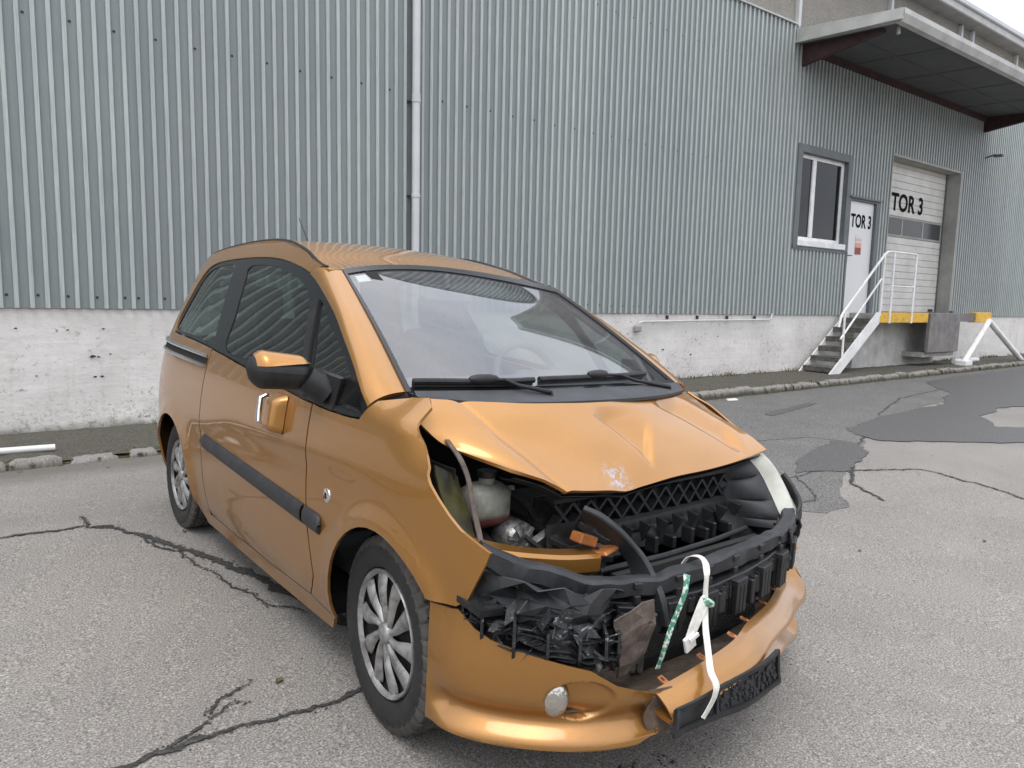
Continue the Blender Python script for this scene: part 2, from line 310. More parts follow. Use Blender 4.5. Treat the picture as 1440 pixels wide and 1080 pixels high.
    def lathe(s, prof, seg, axis='y', c=(0, 0, 0), mi=0, closed=False):
        c = Vector(c); V, F = [], []; n = len(prof)
        for k in range(seg):
            an = 2*math.pi*k/seg
            for (r, h) in prof:
                if axis == 'y': V.append(c+Vector((r*math.cos(an), h, r*math.sin(an))))
                elif axis == 'z': V.append(c+Vector((r*math.cos(an), r*math.sin(an), h)))
                else: V.append(c+Vector((h, r*math.cos(an), r*math.sin(an))))
        for k in range(seg):
            a, b = k*n, ((k+1) % seg)*n
            for i in range(n if closed else n-1): F.append((a+i, a+(i+1) % n, b+(i+1) % n, b+i))
        return s.add(V, F, mi)
    def obj(s, name, mats, parent=None, smooth=False, angle=35, **props):
        me = bpy.data.meshes.new(name); me.from_pydata([tuple(v) for v in s.v], [], s.f); me.validate()
        if not isinstance(mats, (list, tuple)): mats = [mats]
        for k in mats: me.materials.append(M[k] if isinstance(k, str) else k)
        if len(mats) > 1 and len(me.polygons) == len(s.mi): me.polygons.foreach_set('material_index', s.mi)
        if smooth:
            me.polygons.foreach_set('use_smooth', [True]*len(me.polygons)); me.set_sharp_from_angle(angle=R(angle))
        me.update()
        return link(name, me, parent, **props)

def link(name, me, parent=None, **props):
    o = bpy.data.objects.new(name, me); COL.objects.link(o)
    if parent is not None: o.parent = parent
    for k, v in props.items(): o[k] = v
    return o
def thing(name, label, cat, loc=(0, 0, 0), rz=0, group=None):
    o = bpy.data.objects.new(name, None); COL.objects.link(o); o.location = loc; o.rotation_euler = (0, 0, rz); o['label'] = label; o['category'] = cat
    if group: o['group'] = group
    return o
def hermite(xs, ys, x):
    if x <= xs[0]: return ys[0]+(ys[1]-ys[0])/(xs[1]-xs[0])*(x-xs[0])
    if x >= xs[-1]: return ys[-1]+(ys[-1]-ys[-2])/(xs[-1]-xs[-2])*(x-xs[-1])
    i = max(k for k in range(len(xs)-1) if xs[k] <= x)
    def sl(k):
        if k == 0: return (ys[1]-ys[0])/(xs[1]-xs[0])
        if k == len(xs)-1: return (ys[-1]-ys[-2])/(xs[-1]-xs[-2])
        return (ys[k+1]-ys[k-1])/(xs[k+1]-xs[k-1])
    h = xs[i+1]-xs[i]; t = (x-xs[i])/h; m0, m1 = sl(i)*h, sl(i+1)*h
    return (2*t**3-3*t*t+1)*ys[i]+(t**3-2*t*t+t)*m0+(-2*t**3+3*t*t)*ys[i+1]+(t**3-t*t)*m1
def sstep(a, b, x):
    t = max(0., min(1., (x-a)/(b-a))); return t*t*(3-2*t)
def catmull(P, n=8, closed=False):
    P = [np.array(p, float) for p in P]; out = []; N = len(P)
    for i in range(N if closed else N-1):
        p1, p2 = P[i], P[(i+1) % N]
        p0 = P[i-1] if (closed or i > 0) else 2*p1-p2
        p3 = P[(i+2) % N] if (closed or i+2 < N) else 2*p2-p1
        for k in range(n):
            t = k/n; out.append(.5*((2*p1)+(-p0+p2)*t+(2*p0-5*p1+4*p2-p3)*t*t+(-p0+3*p1-3*p2+p3)*t**3))
    if not closed: out.append(P[-1])
    return [tuple(float(c) for c in q) for q in out]
def inside(poly, x, y):
    c = False; n = len(poly); j = n-1
    for i in range(n):
        xi, yi = poly[i]; xj, yj = poly[j]
        if (yi > y) != (yj > y) and x < (xj-xi)*(y-yi)/(yj-yi)+xi: c = not c
        j = i
    return c
def resample(poly, step):
    out = []; n = len(poly)
    for i in range(n):
        a, b = poly[i], poly[(i+1) % n]; L = math.hypot(b[0]-a[0], b[1]-a[1]); k = max(1, int(round(L/step)))
        for t in range(k): out.append((a[0]+(b[0]-a[0])*t/k, a[1]+(b[1]-a[1])*t/k))
    return out
def trimmed(name, outline, fn, mat, parent, step=.03, thick=.012, holes=(), flip=False, warp=None, smooth=True, **props):
    """panel cut from the surface fn(u, v) -> point by a 2D outline; thick goes against the normal"""
    loops = [resample(list(outline), step*.6)]+[resample(list(h), step*.6) for h in holes]
    V2, E2 = [], []
    for lp in loops:
        o = len(V2); V2 += lp; E2 += [(o+i, o+(i+1) % len(lp)) for i in range(len(lp))]
    bx = np.array(V2); lo, hi = loops[0], None
    x0, y0 = np.array(loops[0]).min(0); x1, y1 = np.array(loops[0]).max(0)
    j = 0; y = y0
    while y < y1:
        x = x0+(step/2 if j % 2 else 0)
        while x < x1:
            if inside(loops[0], x, y) and not any(inside(h, x, y) for h in loops[1:]) and np.min((bx[:, 0]-x)**2+(bx[:, 1]-y)**2) > (.5*step)**2: V2.append((x, y))
            x += step
        y += step*.866; j += 1
    vo, eo, fo, *_ = delaunay_2d_cdt([Vector(v) for v in V2], E2, [], 0, 1e-6)
    F = []
    for f in fo:
        cx_ = sum(vo[k].x for k in f)/len(f); cy_ = sum(vo[k].y for k in f)/len(f)
        if inside(loops[0], cx_, cy_) and not any(inside(h, cx_, cy_) for h in loops[1:]): F.append(tuple(f))
    P = [Vector(fn(v.x, v.y)) for v in vo]
    if flip: F = [tuple(reversed(f)) for f in F]
    N = [Vector((0, 0, 0)) for _ in P]
    for f in F:
        nn = (P[f[1]]-P[f[0]]).cross(P[f[2]]-P[f[0]])
        for k in f: N[k] += nn
    N = [n.normalized() if n.length > 1e-12 else Vector((0, 0, 1)) for n in N]
    cnt = {}
    for f in F:
        for a, b in zip(f, f[1:]+f[:1]): cnt[(a, b)] = 1
    rim = [(a, b) for (a, b) in cnt if (b, a) not in cnt]
    off = len(P)
    mb = MB(); mb.add(P+[p_-n*thick for p_, n in zip(P, N)], F+[tuple(reversed([k+off for k in f])) for f in F]+[(b, a, a+off, b+off) for a, b in rim])
    used = set(k for f in mb.f for k in f); remap = {k: i for i, k in enumerate(sorted(used))}
    mb.v = [mb.v[k] for k in sorted(used)]; mb.f = [tuple(remap[k] for k in f) for f in mb.f]
    return mb.obj(name, mat, parent, smooth, 40, **props)

# ------------------------------------------------------------------ ground
CX, CY, CYAW, CT, CR = 1.6942, 1.9422, -1.512, .0119, -.0363
def gz(x, y):
    d = math.hypot(x-1.75, y-3.1); w = 1-sstep(2.0, 4.6, d)
    return w*(CR*(x-CX)+CT*(y-CY)+.004)
def base_z(x): return .01+.09*sstep(0, 8, x)            # height of the verge at the foot of the wall
def kerb_y(x): return 6.25+.028*x                         # front face of the kerb
WALL = 8.05
xs = sorted(set([-80, -50, -30, -20, -14, -10]+[round(-8+.25*i, 3) for i in range(150)]+[32, 36, 42, 50, 70, 100, 150]))
ys = sorted(set([-160, -100, -60, -40, -25, -15, -10]+[round(-8+.25*i, 3) for i in range(59)]+[6.5, 7.5, 8.2, 12, 30, 80, 160]))
mb = MB(); W = len(ys)
for x in xs:
    for y in ys: mb.v.append((x, y, gz(x, y)))
for i in range(len(xs)-1):
    for j in range(W-1): mb.f.append((i*W+j, (i+1)*W+j, (i+1)*W+j+1, i*W+j+1)); mb.mi.append(0)
mb.obj('asphalt_yard', 'asphalt', smooth=True, kind='structure')

def ragged(poly, amp, freq, seg=.06, seed=0):
    out = []; P = resample(poly, seg)
    for (x, y) in P:
        v = Vector((x*freq, y*freq, seed)); out.append((x+amp*noise.noise(v)+amp*.5*noise.noise(v*2.7), y+amp*noise.noise(v+Vector((31, 7, 0)))+amp*.5*noise.noise(v*2.7+Vector((9, 3, 1)))))
    return out
def patch(name, poly, mat, lift, amp=.08, freq=2, step=.35, seg=.06, seed=0):
    P_ = ragged(poly, amp, freq, seg, seed); P_ = [(x+.035*noise.noise(Vector((x*13, y*13, seed))), y+.03*noise.noise(Vector((x*13, y*13, seed+9)))) for x, y in P_]
    return trimmed(name, P_, lambda x, y: (x, y, gz(x, y)+lift), mat, None, step, .002, smooth=False, kind='structure')
# older, browner strip of tarmac along the kerb
old = [(2.2, 6.25), (2.6, 5.2), (4.0, 3.3), (4.35, 2.9), (4.6, 2.62), (4.85, 2.58), (5.1, 2.78), (5.4, 2.92), (5.75, 3.12), (6.3, 3.3), (7.0, 3.6), (7.7, 4.1), (10.5, 4.6), (14.5, 5.0), (26, 5.4), (26, 7.0), (6, 6.46)]
patch('old_tarmac_strip', old, 'asphalt_worn', .004, .05, 2.2, .4, .09, 3)
patch('damp_patch', [(6.35, 3.28), (5.7, 3.12), (5.35, 3.32), (5.75, 3.5), (6.4, 3.75), (6.95, 3.85), (6.9, 3.55)], 'damp', .009, .07, 3, .3, .05, 1)
patch('damp_patch', [(7.25, 3.62), (7.65, 4.2), (9.2, 4.45), (10.9, 4.55), (12.6, 5.2), (13.8, 6.1), (15.5, 6.35), (21, 6.6), (22, 5.8), (16, 4.4), (12.3, 3.75), (11.2, 3.95), (10.2, 3.72), (9.7, 3.5), (9.3, 3.3), (9.9, 3.05), (9.6, 2.7), (8.7, 2.72), (8.3, 2.9), (8.0, 3.1)], 'damp', .009, .09, 2, .4, .06, 2)
patch('damp_patch', [(7.7, 5.15), (7.75, 5.28), (9.2, 5.62), (9.3, 5.5)], 'damp', .009, .05, 3, .3, .05, 5)

CR_ = []
def c_rand(v, w): return v+random.gauss(0, .25*w+.006)
def crack(pts, w, name='asphalt_crack', lift=.006, seed=0, mat='crack'):
    P = []
    for a, b in zip(pts[:-1], pts[1:]):
        L = math.dist(a, b); k = max(1, int(L/.012))
        for t in range(k): P.append((a[0]+(b[0]-a[0])*t/k, a[1]+(b[1]-a[1])*t/k))
    P.append(pts[-1]); n = len(P); mb = MB()
    for i, (x, y) in enumerate(P):
        a, b = P[max(0, i-1)], P[min(n-1, i+1)]; d = Vector((b[0]-a[0], b[1]-a[1])).normalized(); nn = Vector((-d.y, d.x))
        q = Vector((x*6, y*6, seed)); off = .03*noise.noise(q)+.018*noise.noise(q*3.1)+.010*noise.noise(q*9); f = i/(n-1)
        ww = (w if not isinstance(w, (list, tuple)) else float(np.interp(f, np.linspace(0, 1, len(w)), w)))
        ww *= (.75+.5*noise.noise(q*2.3+Vector((5, 5, 5)))+.35*noise.noise(q*7)); ww *= (.8+.6*noise.noise(q*19)); ww = max(.0012, ww)
        for _k in range(2):
            a_ = random.uniform(0, 6.3); r_ = random.uniform(.002, .007); cx_, cy_ = c_rand(x, ww), c_rand(y, ww); CR_.append((cx_+nn.x*off, cy_+nn.y*off, r_, a_))
        c = Vector((x, y))+nn*off
        for s_, jj in ((-1, 0), (1, 9)):
            p_ = c+nn*(s_*ww*(.5+.25*noise.noise(q*5+Vector((jj, 0, 0))))); mb.v.append((p_.x, p_.y, gz(p_.x, p_.y)+lift))
    for i in range(n-1): mb.f.append((2*i+1, 2*i, 2*i+2, 2*i+3)); mb.mi.append(0)
    return mb.obj(name, mat, None, kind='structure')
crack([(-1.2, 4.42), (-.4, 4.40), (.0, 4.37), (.20, 4.37), (.33, 4.40)], [.02, .028, .03])
crack([(.33, 4.60), (.35, 4.48), (.36, 4.38), (.48, 4.28), (.63, 3.97), (.78, 3.63), (.93, 3.26), (1.02, 2.98), (1.07, 2.7), (1.2, 2.3)], [.015, .03, .055, .075, .06, .08, .09, .10, .06, .04], seed=1)
crack([(.36, 4.36), (.46, 4.33)], [.03, .02], seed=9)
crack([(.58, 4.05), (.63, 3.85), (.74, 3.55), (.80, 3.2), (.88, 2.92), (.99, 2.80)], [.014, .02, .012, .014, .012, .008], seed=2)
crack([(-.4, 2.02), (.10, 2.05), (.35, 2.11), (.63, 2.12), (.80, 2.11), (1.0, 2.12), (1.3, 2.16), (1.8, 2.25)], [.028, .03, .032, .036, .026, .03, .03, .02, .02, .02], seed=3)
crack([(.33, 2.10), (.40, 2.17), (.47, 2.19), (.55, 2.24), (.60, 2.235)], [.01, .024, .018, .01, .004], seed=4)
crack([(.45, 2.25), (.52, 2.30), (.62, 2.345), (.64, 2.37)], [.008, .018, .012, .004], seed=5)
crack([(5.15, 3.28), (5.5, 3.25), (5.8, 3.08), (6.3, 2.75), (6.2, 2.3), (6.0, 1.9), (5.9, .9), (5.8, -.5)], [.02, .03, .03, .03, .028, .03, .03, .03], seed=6)
crack([(5.2, 2.5), (5.45, 2.9), (5.8, 3.08), (6.6, 3.5), (7.6, 3.9), (9.0, 4.0), (10.8, 4.05), (13, 4.3)], [.03, .05, .03, .04, .04, .03, .03, .02], seed=7)
crack([(4.9, 4.2), (5.6, 4.35), (6.8, 4.1), (6.9, 3.85)], [.012, .016, .016, .012], seed=8)
crack([(5.3, 3.3), (5.05, 3.0), (4.8, 2.8), (4.6, 2.9)], [.02, .03, .03, .02], seed=11)
crack([(9, 4.5), (11, 5.2), (14, 5.6), (18, 5.9)], [.02, .03, .02, .02], seed=12)

mb = MB()
for (x, y, r_, a_) in CR_:
    z = gz(x, y)+.004; mb.add([(x+r_*math.cos(a_+t*1.57)*random.uniform(.5, 1.2), y+r_*math.sin(a_+t*1.57)*random.uniform(.5, 1.2), z) for t in range(4)]+[(x, y, z+r_*.5)], [(0, 1, 4), (1, 2, 4), (2, 3, 4), (3, 0, 4)])
mb.obj('crack_crumbs', 'crack', None, kind='stuff')
# verge between kerb and wall
def verge(x, v):
    y0 = kerb_y(x)+.05; y = y0+(WALL+.1-y0)*v; z0, z1 = .072+.02*sstep(0, 8, x), base_z(x)
    return (x, y, z0+(z1-z0)*v+.014*noise.noise(Vector((x*2.3, y*2.3, 0)))+.008*noise.noise(Vector((x*7, y*7, 3))))
mb = MB(); mb.grid(lambda a, b: verge(-27+57*a, b), 600, 24); mb.f = [tuple(reversed(f)) for f in mb.f]
mb.obj('verge', 'dirt', smooth=True, kind='structure')

kerb = bpy.data.objects.new('kerb', None); COL.objects.link(kerb); kerb['kind'] = 'structure'
rk = random.Random(5); x = -3.0; kme = []
for k in range(7):
    L = .5; mb = MB(); q = rk.random()*50
    def kfn(u, v, q=q):
        prof = [(.0, -.05), (.006, .065), (.03, .100), (.10, .106), (.15, .09), (.16, .0)]
        i = min(4, int(v*5)); t = v*5-i; a, b = prof[i], prof[i+1]
        xx = -.5+u; e_ = 1-.25*max(0, abs(xx)*2-.75)/.25
        z = a[1]+(b[1]-a[1])*t; y = a[0]+(b[0]-a[0])*t
        z = z*e_ if z > 0 else z
        n_ = noise.noise(Vector((xx*3+q, v*3, q)))
        return (xx, y+.012*n_, z+.010*noise.noise(Vector((xx*5+q, v*4, 2+q))))
    mb.grid(kfn, 8, 8); mb.prism([kfn(0, j/8) for j in range(9)], (.0005, 0, 0)); mb.prism([kfn(1, j/8) for j in range(9)], (-.0005, 0, 0))
    o_ = mb.obj('kerb_stone', 'kerb', kerb, True, 50); kme.append(o_.data)
    if k: bpy.data.objects.remove(o_)
    else: first_k = o_
def soilp(a, b):
    x = -8+34*a; return (x, kerb_y(x)+.018+.075*b, -.02 if b == 0 else .050+.012*b+.014*noise.noise(Vector((x*9, b*3, 0))))
mb = MB(); mb.grid(soilp, 1400, 4); mb.f = [tuple(reversed(f)) for f in mb.f]; mb.obj('kerb_soil', 'moss', None, kind='stuff')
n_k = 0
while x < 24:
    L = rk.choice([.17, .2, .24, .27, .30, .33]); o_ = first_k if n_k == 0 else bpy.data.objects.new('kerb_stone', kme[n_k % 7])
    if n_k: COL.objects.link(o_); o_.parent = kerb
    o_.location = (x+L/2, kerb_y(x+L/2)+rk.uniform(-.012, .012), -.004+.02*sstep(0, 8, x)+rk.uniform(-.012, .008)); o_.rotation_euler = (rk.uniform(-.06, .06), rk.uniform(-.03, .03), rk.uniform(-.05, .05)+.028)
    o_.scale = (L, rk.uniform(.9, 1.1), rk.uniform(.85, 1.08)); x += L+rk.choice([.015, .02, .03, .05, .08]); n_k += 1
# moss and dirt wedged along the kerb foot, tufts of weeds
mb = MB()
for k in range(2600):
    x = rk.uniform(-3, 24); y = kerb_y(x)+rk.choice([rk.gauss(-.015, .02), rk.gauss(.17, .05)]); s_ = rk.uniform(.008, .03); z = .0 if y < kerb_y(x) else .07
    if noise.noise(Vector((x*1.5, 0, 4))) < -.15: continue
    V = [(x+s_*math.cos(a)*rk.uniform(.6, 1.3), y+s_*math.sin(a)*rk.uniform(.6, 1.3), z) for a in np.linspace(0, 2*math.pi, 6)[:-1]]+[(x, y, z+s_*.7)]
    mb.add(V, [(i, (i+1) % 5, 5) for i in range(5)])
mb.obj('moss', 'moss', None, True, 80, kind='stuff')
mb = MB()
for k in range(5200):
    x = rk.uniform(-3, 24); w_ = rk.random()
    y = WALL-abs(rk.gauss(0, .09)) if w_ < .55 else kerb_y(x)+.13+rk.gauss(.0, .05)
    if noise.noise(Vector((x*.9, w_ < .55, 8))) < (.0 if x > 6 else .12): continue
    z = base_z(x)-.01 if w_ < .55 else .07
    a = rk.uniform(0, 6.28); h = rk.uniform(.015, .075)*(1.25 if x > 6 else .8); s_ = rk.uniform(.003, .009); lx, ly = rk.gauss(0, .5)*h, rk.gauss(0, .5)*h
    c, d = math.cos(a)*s_, math.sin(a)*s_
    mb.add([(x-c, y-d, z), (x+c, y+d, z), (x+c*.7+lx*.6, y+d*.7+ly*.6, z+h*.6), (x+lx, y+ly, z+h), (x-c*.7+lx*.6, y-d*.7+ly*.6, z+h*.6)], [(0, 1, 2, 4), (4, 2, 3)])
mb.obj('weeds', 'leaf', None, kind='stuff')
mb = MB()   # grit and crumbs on the ground
for k in range(5200):
    if k < 1500: x, y = rk.uniform(-2, 24), 0; y = kerb_y(x)-abs(rk.gauss(0, .12))
    elif k < 4200: x, y = rk.uniform(-2, 24), 0; y = rk.uniform(kerb_y(x)+.15, WALL-.03)
    else: x, y = rk.uniform(-1, 8), rk.uniform(.5, 6)
    z = gz(x, y) if y < kerb_y(x) else verge(x, (y-kerb_y(x)-.05)/(WALL+.1-kerb_y(x)-.05))[2]
    s_ = rk.uniform(.002, .006)*(1.6 if rk.random() < .12 and k < 4200 else 1); a = rk.uniform(0, 6)
    mb.add([(x+s_*math.cos(a+t*2.09), y+s_*math.sin(a+t*2.09), z-.001) for t in range(3)]+[(x, y, z+s_)], [(0, 1, 3), (1, 2, 3), (2, 0, 3)])
mb.obj('grit', 'kerb', None, kind='stuff')
mb = MB()
for k in range(150):
    if k < 120: x = rk.uniform(-1, 20); y = kerb_y(x)-abs(rk.gauss(0, .10))-.01 if rk.random() < .5 else rk.uniform(kerb_y(x)+.15, WALL-.05)
    else: x, y = rk.uniform(-1, 9), rk.uniform(1, 6)
    z = gz(x, y)+.006 if y < kerb_y(x) else verge(x, (y-kerb_y(x)-.05)/(WALL+.1-kerb_y(x)-.05))[2]+.004
    a = rk.uniform(0, 6.3); L = rk.uniform(.010, .026); w_ = L*.5; c, d = math.cos(a), math.sin(a)
    P = [(-L, 0, 0), (0, -w_, .004), (L, 0, .002), (0, w_, .005)]; mb.add([(x+p[0]*c-p[1]*d, y+p[0]*d+p[1]*c, z+p[2]) for p in P], [(0, 1, 2), (0, 2, 3)])
mb.obj('dead_leaves', 'leaf', None, kind='stuff')
# plastic and glass crumbs under the broken bumper
mb = MB()
Mc = Matrix.Translation((CX, CY, .0))@Matrix.Rotation(CYAW, 4, 'Z')@Matrix.Rotation(CT, 4, 'Y')@Matrix.Rotation(CR, 4, 'X')
for k in range(330):
    q = Mc@Vector((.70+rk.gauss(0, .07), -.36+rk.gauss(0, .13), 0)); s_ = abs(rk.gauss(.003, .0035))+.0015; a = rk.uniform(0, 6); z = gz(q.x, q.y)+.001
    mb.add([(q.x+s_*math.cos(a+t*1.57)*rk.uniform(.5, 1.3), q.y+s_*math.sin(a+t*1.57)*rk.uniform(.5, 1.3), z) for t in range(4)]+[(q.x, q.y, z+s_*.8)], [(0, 1, 4), (1, 2, 4), (2, 3, 4), (3, 0, 4)])
mb.obj('broken_plastic_crumbs', 'black_plastic', None, kind='stuff')

# ------------------------------------------------------------------ warehouse
wh = thing('warehouse', 'long warehouse clad in grey green corrugated metal over a white concrete base', 'warehouse', (0, WALL, 0))
def wz(y): return y-WALL
CLB, CLT, P = 1.19, 6.40, .1205
def clad(x0, x1, z0, z1, name='cladding_sheet'):
    """one corrugated sheet; ribs keep the common pitch"""
    mb = MB(); prof = []; k = math.floor((x0-.288)/P)-1; xx = []
    while .288+k*P < x1+P:
        c = .288+k*P
        for dx, d in ((-.060, 0), (-.030, -.001), (-.024, -.024), (.010, -.027), (.018, -.003), (.022, 0)): xx.append((c+dx, d))
        k += 1
    def dep(x): return float(np.interp(x, [a for a, _ in xx], [b for _, b in xx]))
    X = sorted(set([x0, x1]+[a for a, _ in xx if x0 < a < x1])); n = len(X); nzs = max(1, int((z1-z0)/.6))
    for i in range(nzs+1):
        for xq in X: mb.v.append((xq-x0, dep(xq), z0+(z1-z0)*i/nzs))
    for i in range(nzs):
        for q in range(n-1): mb.f.append((i*n+q, i*n+q+1, (i+1)*n+q+1, (i+1)*n+q)); mb.mi.append(0)
    o = len(mb.v)     # folded bottom edge
    for xq in X: mb.v.append((xq-x0, dep(xq), z0)); mb.v.append((xq-x0, .012, z0))
    for q in range(n-1): mb.f.append((o+2*q, o+2*q+1, o+2*q+3, o+2*q+2)); mb.mi.append(0)
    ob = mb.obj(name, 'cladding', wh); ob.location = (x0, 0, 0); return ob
SW = P*8
XA = .288-.06
def sheets(xa, xb, z0, z1):
    first = None; x = xa
    while x < xb-1e-6:
        L = min(SW, xb-x)
        if first is not None and abs(L-SW) < 1e-4:
            o = bpy.data.objects.new('cladding_sheet', first.data); COL.objects.link(o); o.parent = wh; o.location = (x, rs.uniform(-.0015, .0015), 0)
        else:
            o = clad(x, x+L, z0, z1)
            if abs(L-SW) < 1e-4: first = o
        x += L
rs = random.Random(2)
WX0, WX1, WZ0, WZ1 = 12.33, 14.19, 2.52, 4.37       # framed window opening
DX0, DX1, DZ0, DZ1 = 14.22, 15.36, 1.24, 3.58       # personnel door
GX0, GX1, GZ0, GZ1 = 15.80, 19.05, 1.26, 4.61       # sectional gate
PIPEX = XA+31*P      # joint beside the downpipe
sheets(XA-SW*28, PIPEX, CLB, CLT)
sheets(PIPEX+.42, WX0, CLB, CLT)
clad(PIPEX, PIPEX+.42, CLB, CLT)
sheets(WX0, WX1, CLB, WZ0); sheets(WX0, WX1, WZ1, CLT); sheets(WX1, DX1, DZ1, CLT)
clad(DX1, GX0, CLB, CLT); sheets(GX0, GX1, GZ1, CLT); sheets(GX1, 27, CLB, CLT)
mb = MB()
for z, xo in ((3.83, .06), (1.305, .0), (5.6, .06)):
    x = XA-4*P*3+.10
    while x < 19.9:
        zz = z-.008*max(0, x)/2 if z > 2 else z; st = 3 if z > 2 else rs.choice([2, 2, 1, 2])
        if z > 2 and (WX0-.2 < x < GX1+.1) and z < 4.7 or (z < 2 and DX0-.1 < x < GX1+.1): x += P*st; continue
        mb.lathe([(0, -.010), (.010, -.008), (.014, .002)], 8, 'y', (x, 0, zz+rs.uniform(-.008, .008))); x += P*st
mb.obj('cladding_screws', 'screw', wh, kind='stuff')
# concrete base: cast in two lifts with board joints
mb = MB()
def plin(u, v):
    x = -28+55*u; z = -.3+(CLB+.35)*v
    rec = -.006 if (abs(z-1.02) < .008 or abs((x % 2.05)-1.0) < .006) else 0
    return (x, .02-.008*noise.noise(Vector((x*1.3, z*2, 0)))-.004*noise.noise(Vector((x*6, z*6, 0)))-rec, z)
mb.grid(plin, 1100, 44); mb.obj('concrete_base', 'plinth', wh, True)
# pits broken out of the concrete face
mb = MB()
for (x, z, s_) in [(.75, .72, .02), (.80, .715, .012), (.76, .52, .012), (.82, .52, .013), (.28, .55, .008), (.14, 1.0, .012), (.85, .99, .01), (.55, .98, .01), (.9, .74, .01), (-.05, .7, .01), (8.9, .6, .02), (9.6, .5, .02), (10.3, .8, .015)]:
    n_ = 9; V = [(x+s_*1.4*math.cos(6.28*k/n_)*rs.uniform(.6, 1.2), .006, z+s_*.8*math.sin(6.28*k/n_)*rs.uniform(.6, 1.2)) for k in range(n_)]+[(x, .011, z)]
    mb.add(V, [(k, (k+1) % n_, n_) for k in range(n_)])
mb.obj('concrete_pits', 'screw', wh, kind='stuff')
# upper pebble-dashed concrete band, flashing, roof edge
for k, (a, b) in enumerate([(9.0, 12.1), (12.1, 15.3), (15.3, 18.5), (18.5, 21.7), (21.7, 24.9), (24.9, 28)]):
    MB().box((a+.012, .06, CLT-.1), (b-.012, .3, 8.0), bev=.01).obj('concrete_panel', 'pebble', wh)
MB().box((9.0, .30, 5.5), (28, .4, 8.0)).obj('panel_backing', 'concrete', wh)
for x in (12.1, 15.3, 18.5, 19.1, 21.7, 24.9):
    MB().box((x-.04, -.02, CLT), (x+.04, .07, 7.9), bev=.008).obj('joint_cover', 'pipe_grey', wh)
MB().prism([(-27, -.05, CLT), (-27, -.05, CLT+.03), (-27, .08, CLT+.06), (-27, .08, CLT)], (39.02, 0, 0)).obj('flashing', 'fascia', wh)
rf = MB().box((9.0, -.28, 7.92), (28, .4, 8.12), bev=.02).obj('roof_edge', 'fascia', wh)
MB().box((9.0, -.33, 8.08), (28, -.14, 8.20), bev=.02).obj('gutter', 'pipe_grey', rf)
MB().box((-27, .48, -.3), (28, 14, 6.3)).obj('building_core', 'bay', wh)
MB().box((-27, .1, 6.30), (9.0, 14, CLT+.04)).obj('low_roof', 'fascia', wh)
# canopy over the loading door
cn = MB().prism([(12.12, .0, 6.10), (12.12, -1.78, 5.97), (12.12, -1.78, 6.02), (12.12, .0, 6.30)], (8.15, 0, 0)).obj('canopy', 'soffit', wh)
def fas(y0, z0, y1, z1, h, xa, xb):
    pass
MB().prism([(12.04, -1.80, 5.93), (12.04, -1.88, 5.95), (12.04, -1.93, 6.06), (12.04, -1.93, 6.14), (12.04, -1.84, 6.16), (12.04, -1.78, 6.12)], (8.3, 0, 0)).obj('front_fascia', 'fascia', cn)
mb = MB(); L_ = 1.80
for (a, b) in ((0, 0),):
    mb.add([(12.0, -.03, 6.10), (12.0, -1.92, 5.96), (12.0, -1.93, 6.13), (12.0, -.03, 6.34), (12.14, -.03, 6.10), (12.14, -1.84, 5.96), (12.14, -1.84, 6.14), (12.14, -.03, 6.36)],
           [(0, 1, 2, 3), (7, 6, 5, 4), (0, 4, 5, 1), (1, 5, 6, 2), (2, 6, 7, 3), (3, 7, 4, 0)])
mb.bar((11.985, -.03, 6.10), (11.985, -1.93, 5.97), .03, .03)
mb.obj('side_fascia', 'fascia', cn)
for x in (12.22, 20.12):
    MB().prism([(x, .0, 5.74), (x, -1.5, 5.93), (x, -1.5, 5.99), (x, 0, 6.1)], (.10, 0, 0)).obj('bracket_beam', 'oxide', cn)
MB().box((12.3, -.10, 5.98), (20.2, -.02, 6.10)).obj('wall_beam', 'oxide', cn)
for x in (13.9, 15.5, 17.1, 18.7): MB().prism([(x, -.1, 6.082), (x, -1.78, 5.962), (x, -1.78, 5.972), (x, -.1, 6.098)], (.04, 0, 0)).obj('soffit_seam', 'soffit', cn)
for y_ in (-.9,): MB().box((12.3, y_-.015, 6.02), (20.2, y_+.015, 6.04)).obj('soffit_seam', 'soffit', cn)
MB().tube([(12.34, -1.7, 5.98), (12.34, -1.7, 5.86)], .03, 10).obj('drain_stub', 'fascia', cn)
# downpipe
dp = MB().tube([(4.245, -.10, 1.3), (4.245, -.10, 6.5)], .047, 20).obj('downpipe', 'pipe_grey', wh, True)
mb = MB(); mb.tube([(4.245, -.10, 1.22), (4.245, -.10, 1.3)], .052, 20); mb.obj('pipe_joint', 'pipe_grey', dp, True)
for z in (2.60, 3.72): MB().lathe([(.047, -.02), (.054, -.018), (.054, .018), (.047, .02)], 20, 'z', (4.245, -.10, z)).obj('pipe_clip', 'pipe_grey', dp, True)
MB().tube([(4.245, -.10, 3.74), (4.245, -.10, 3.80)], .052, 20).obj('pipe_joint', 'pipe_grey', dp, True)
mb = MB()
for z in (2.60, 3.72): mb.box((4.15, -.02, z-.012), (4.20, .0, z+.012)).box((4.19, -.08, z-.006), (4.21, 0, z+.006))
mb.obj('clip_screws', 'screw', dp, kind='stuff')
MB().tube([(4.245, -.10, 1.25), (4.245, -.10, .6), (4.245, -.06, .1)], .047, 20).obj('pipe_shoe', 'pipe_grey', dp, True)
MB().box((4.335, -.028, CLB), (4.365, .001, CLT)).obj('joint_strip', 'joint', wh)
MB().box((4.115, -.003, CLB), (4.335, .004, CLT)).obj('joint_backing', 'joint', wh)
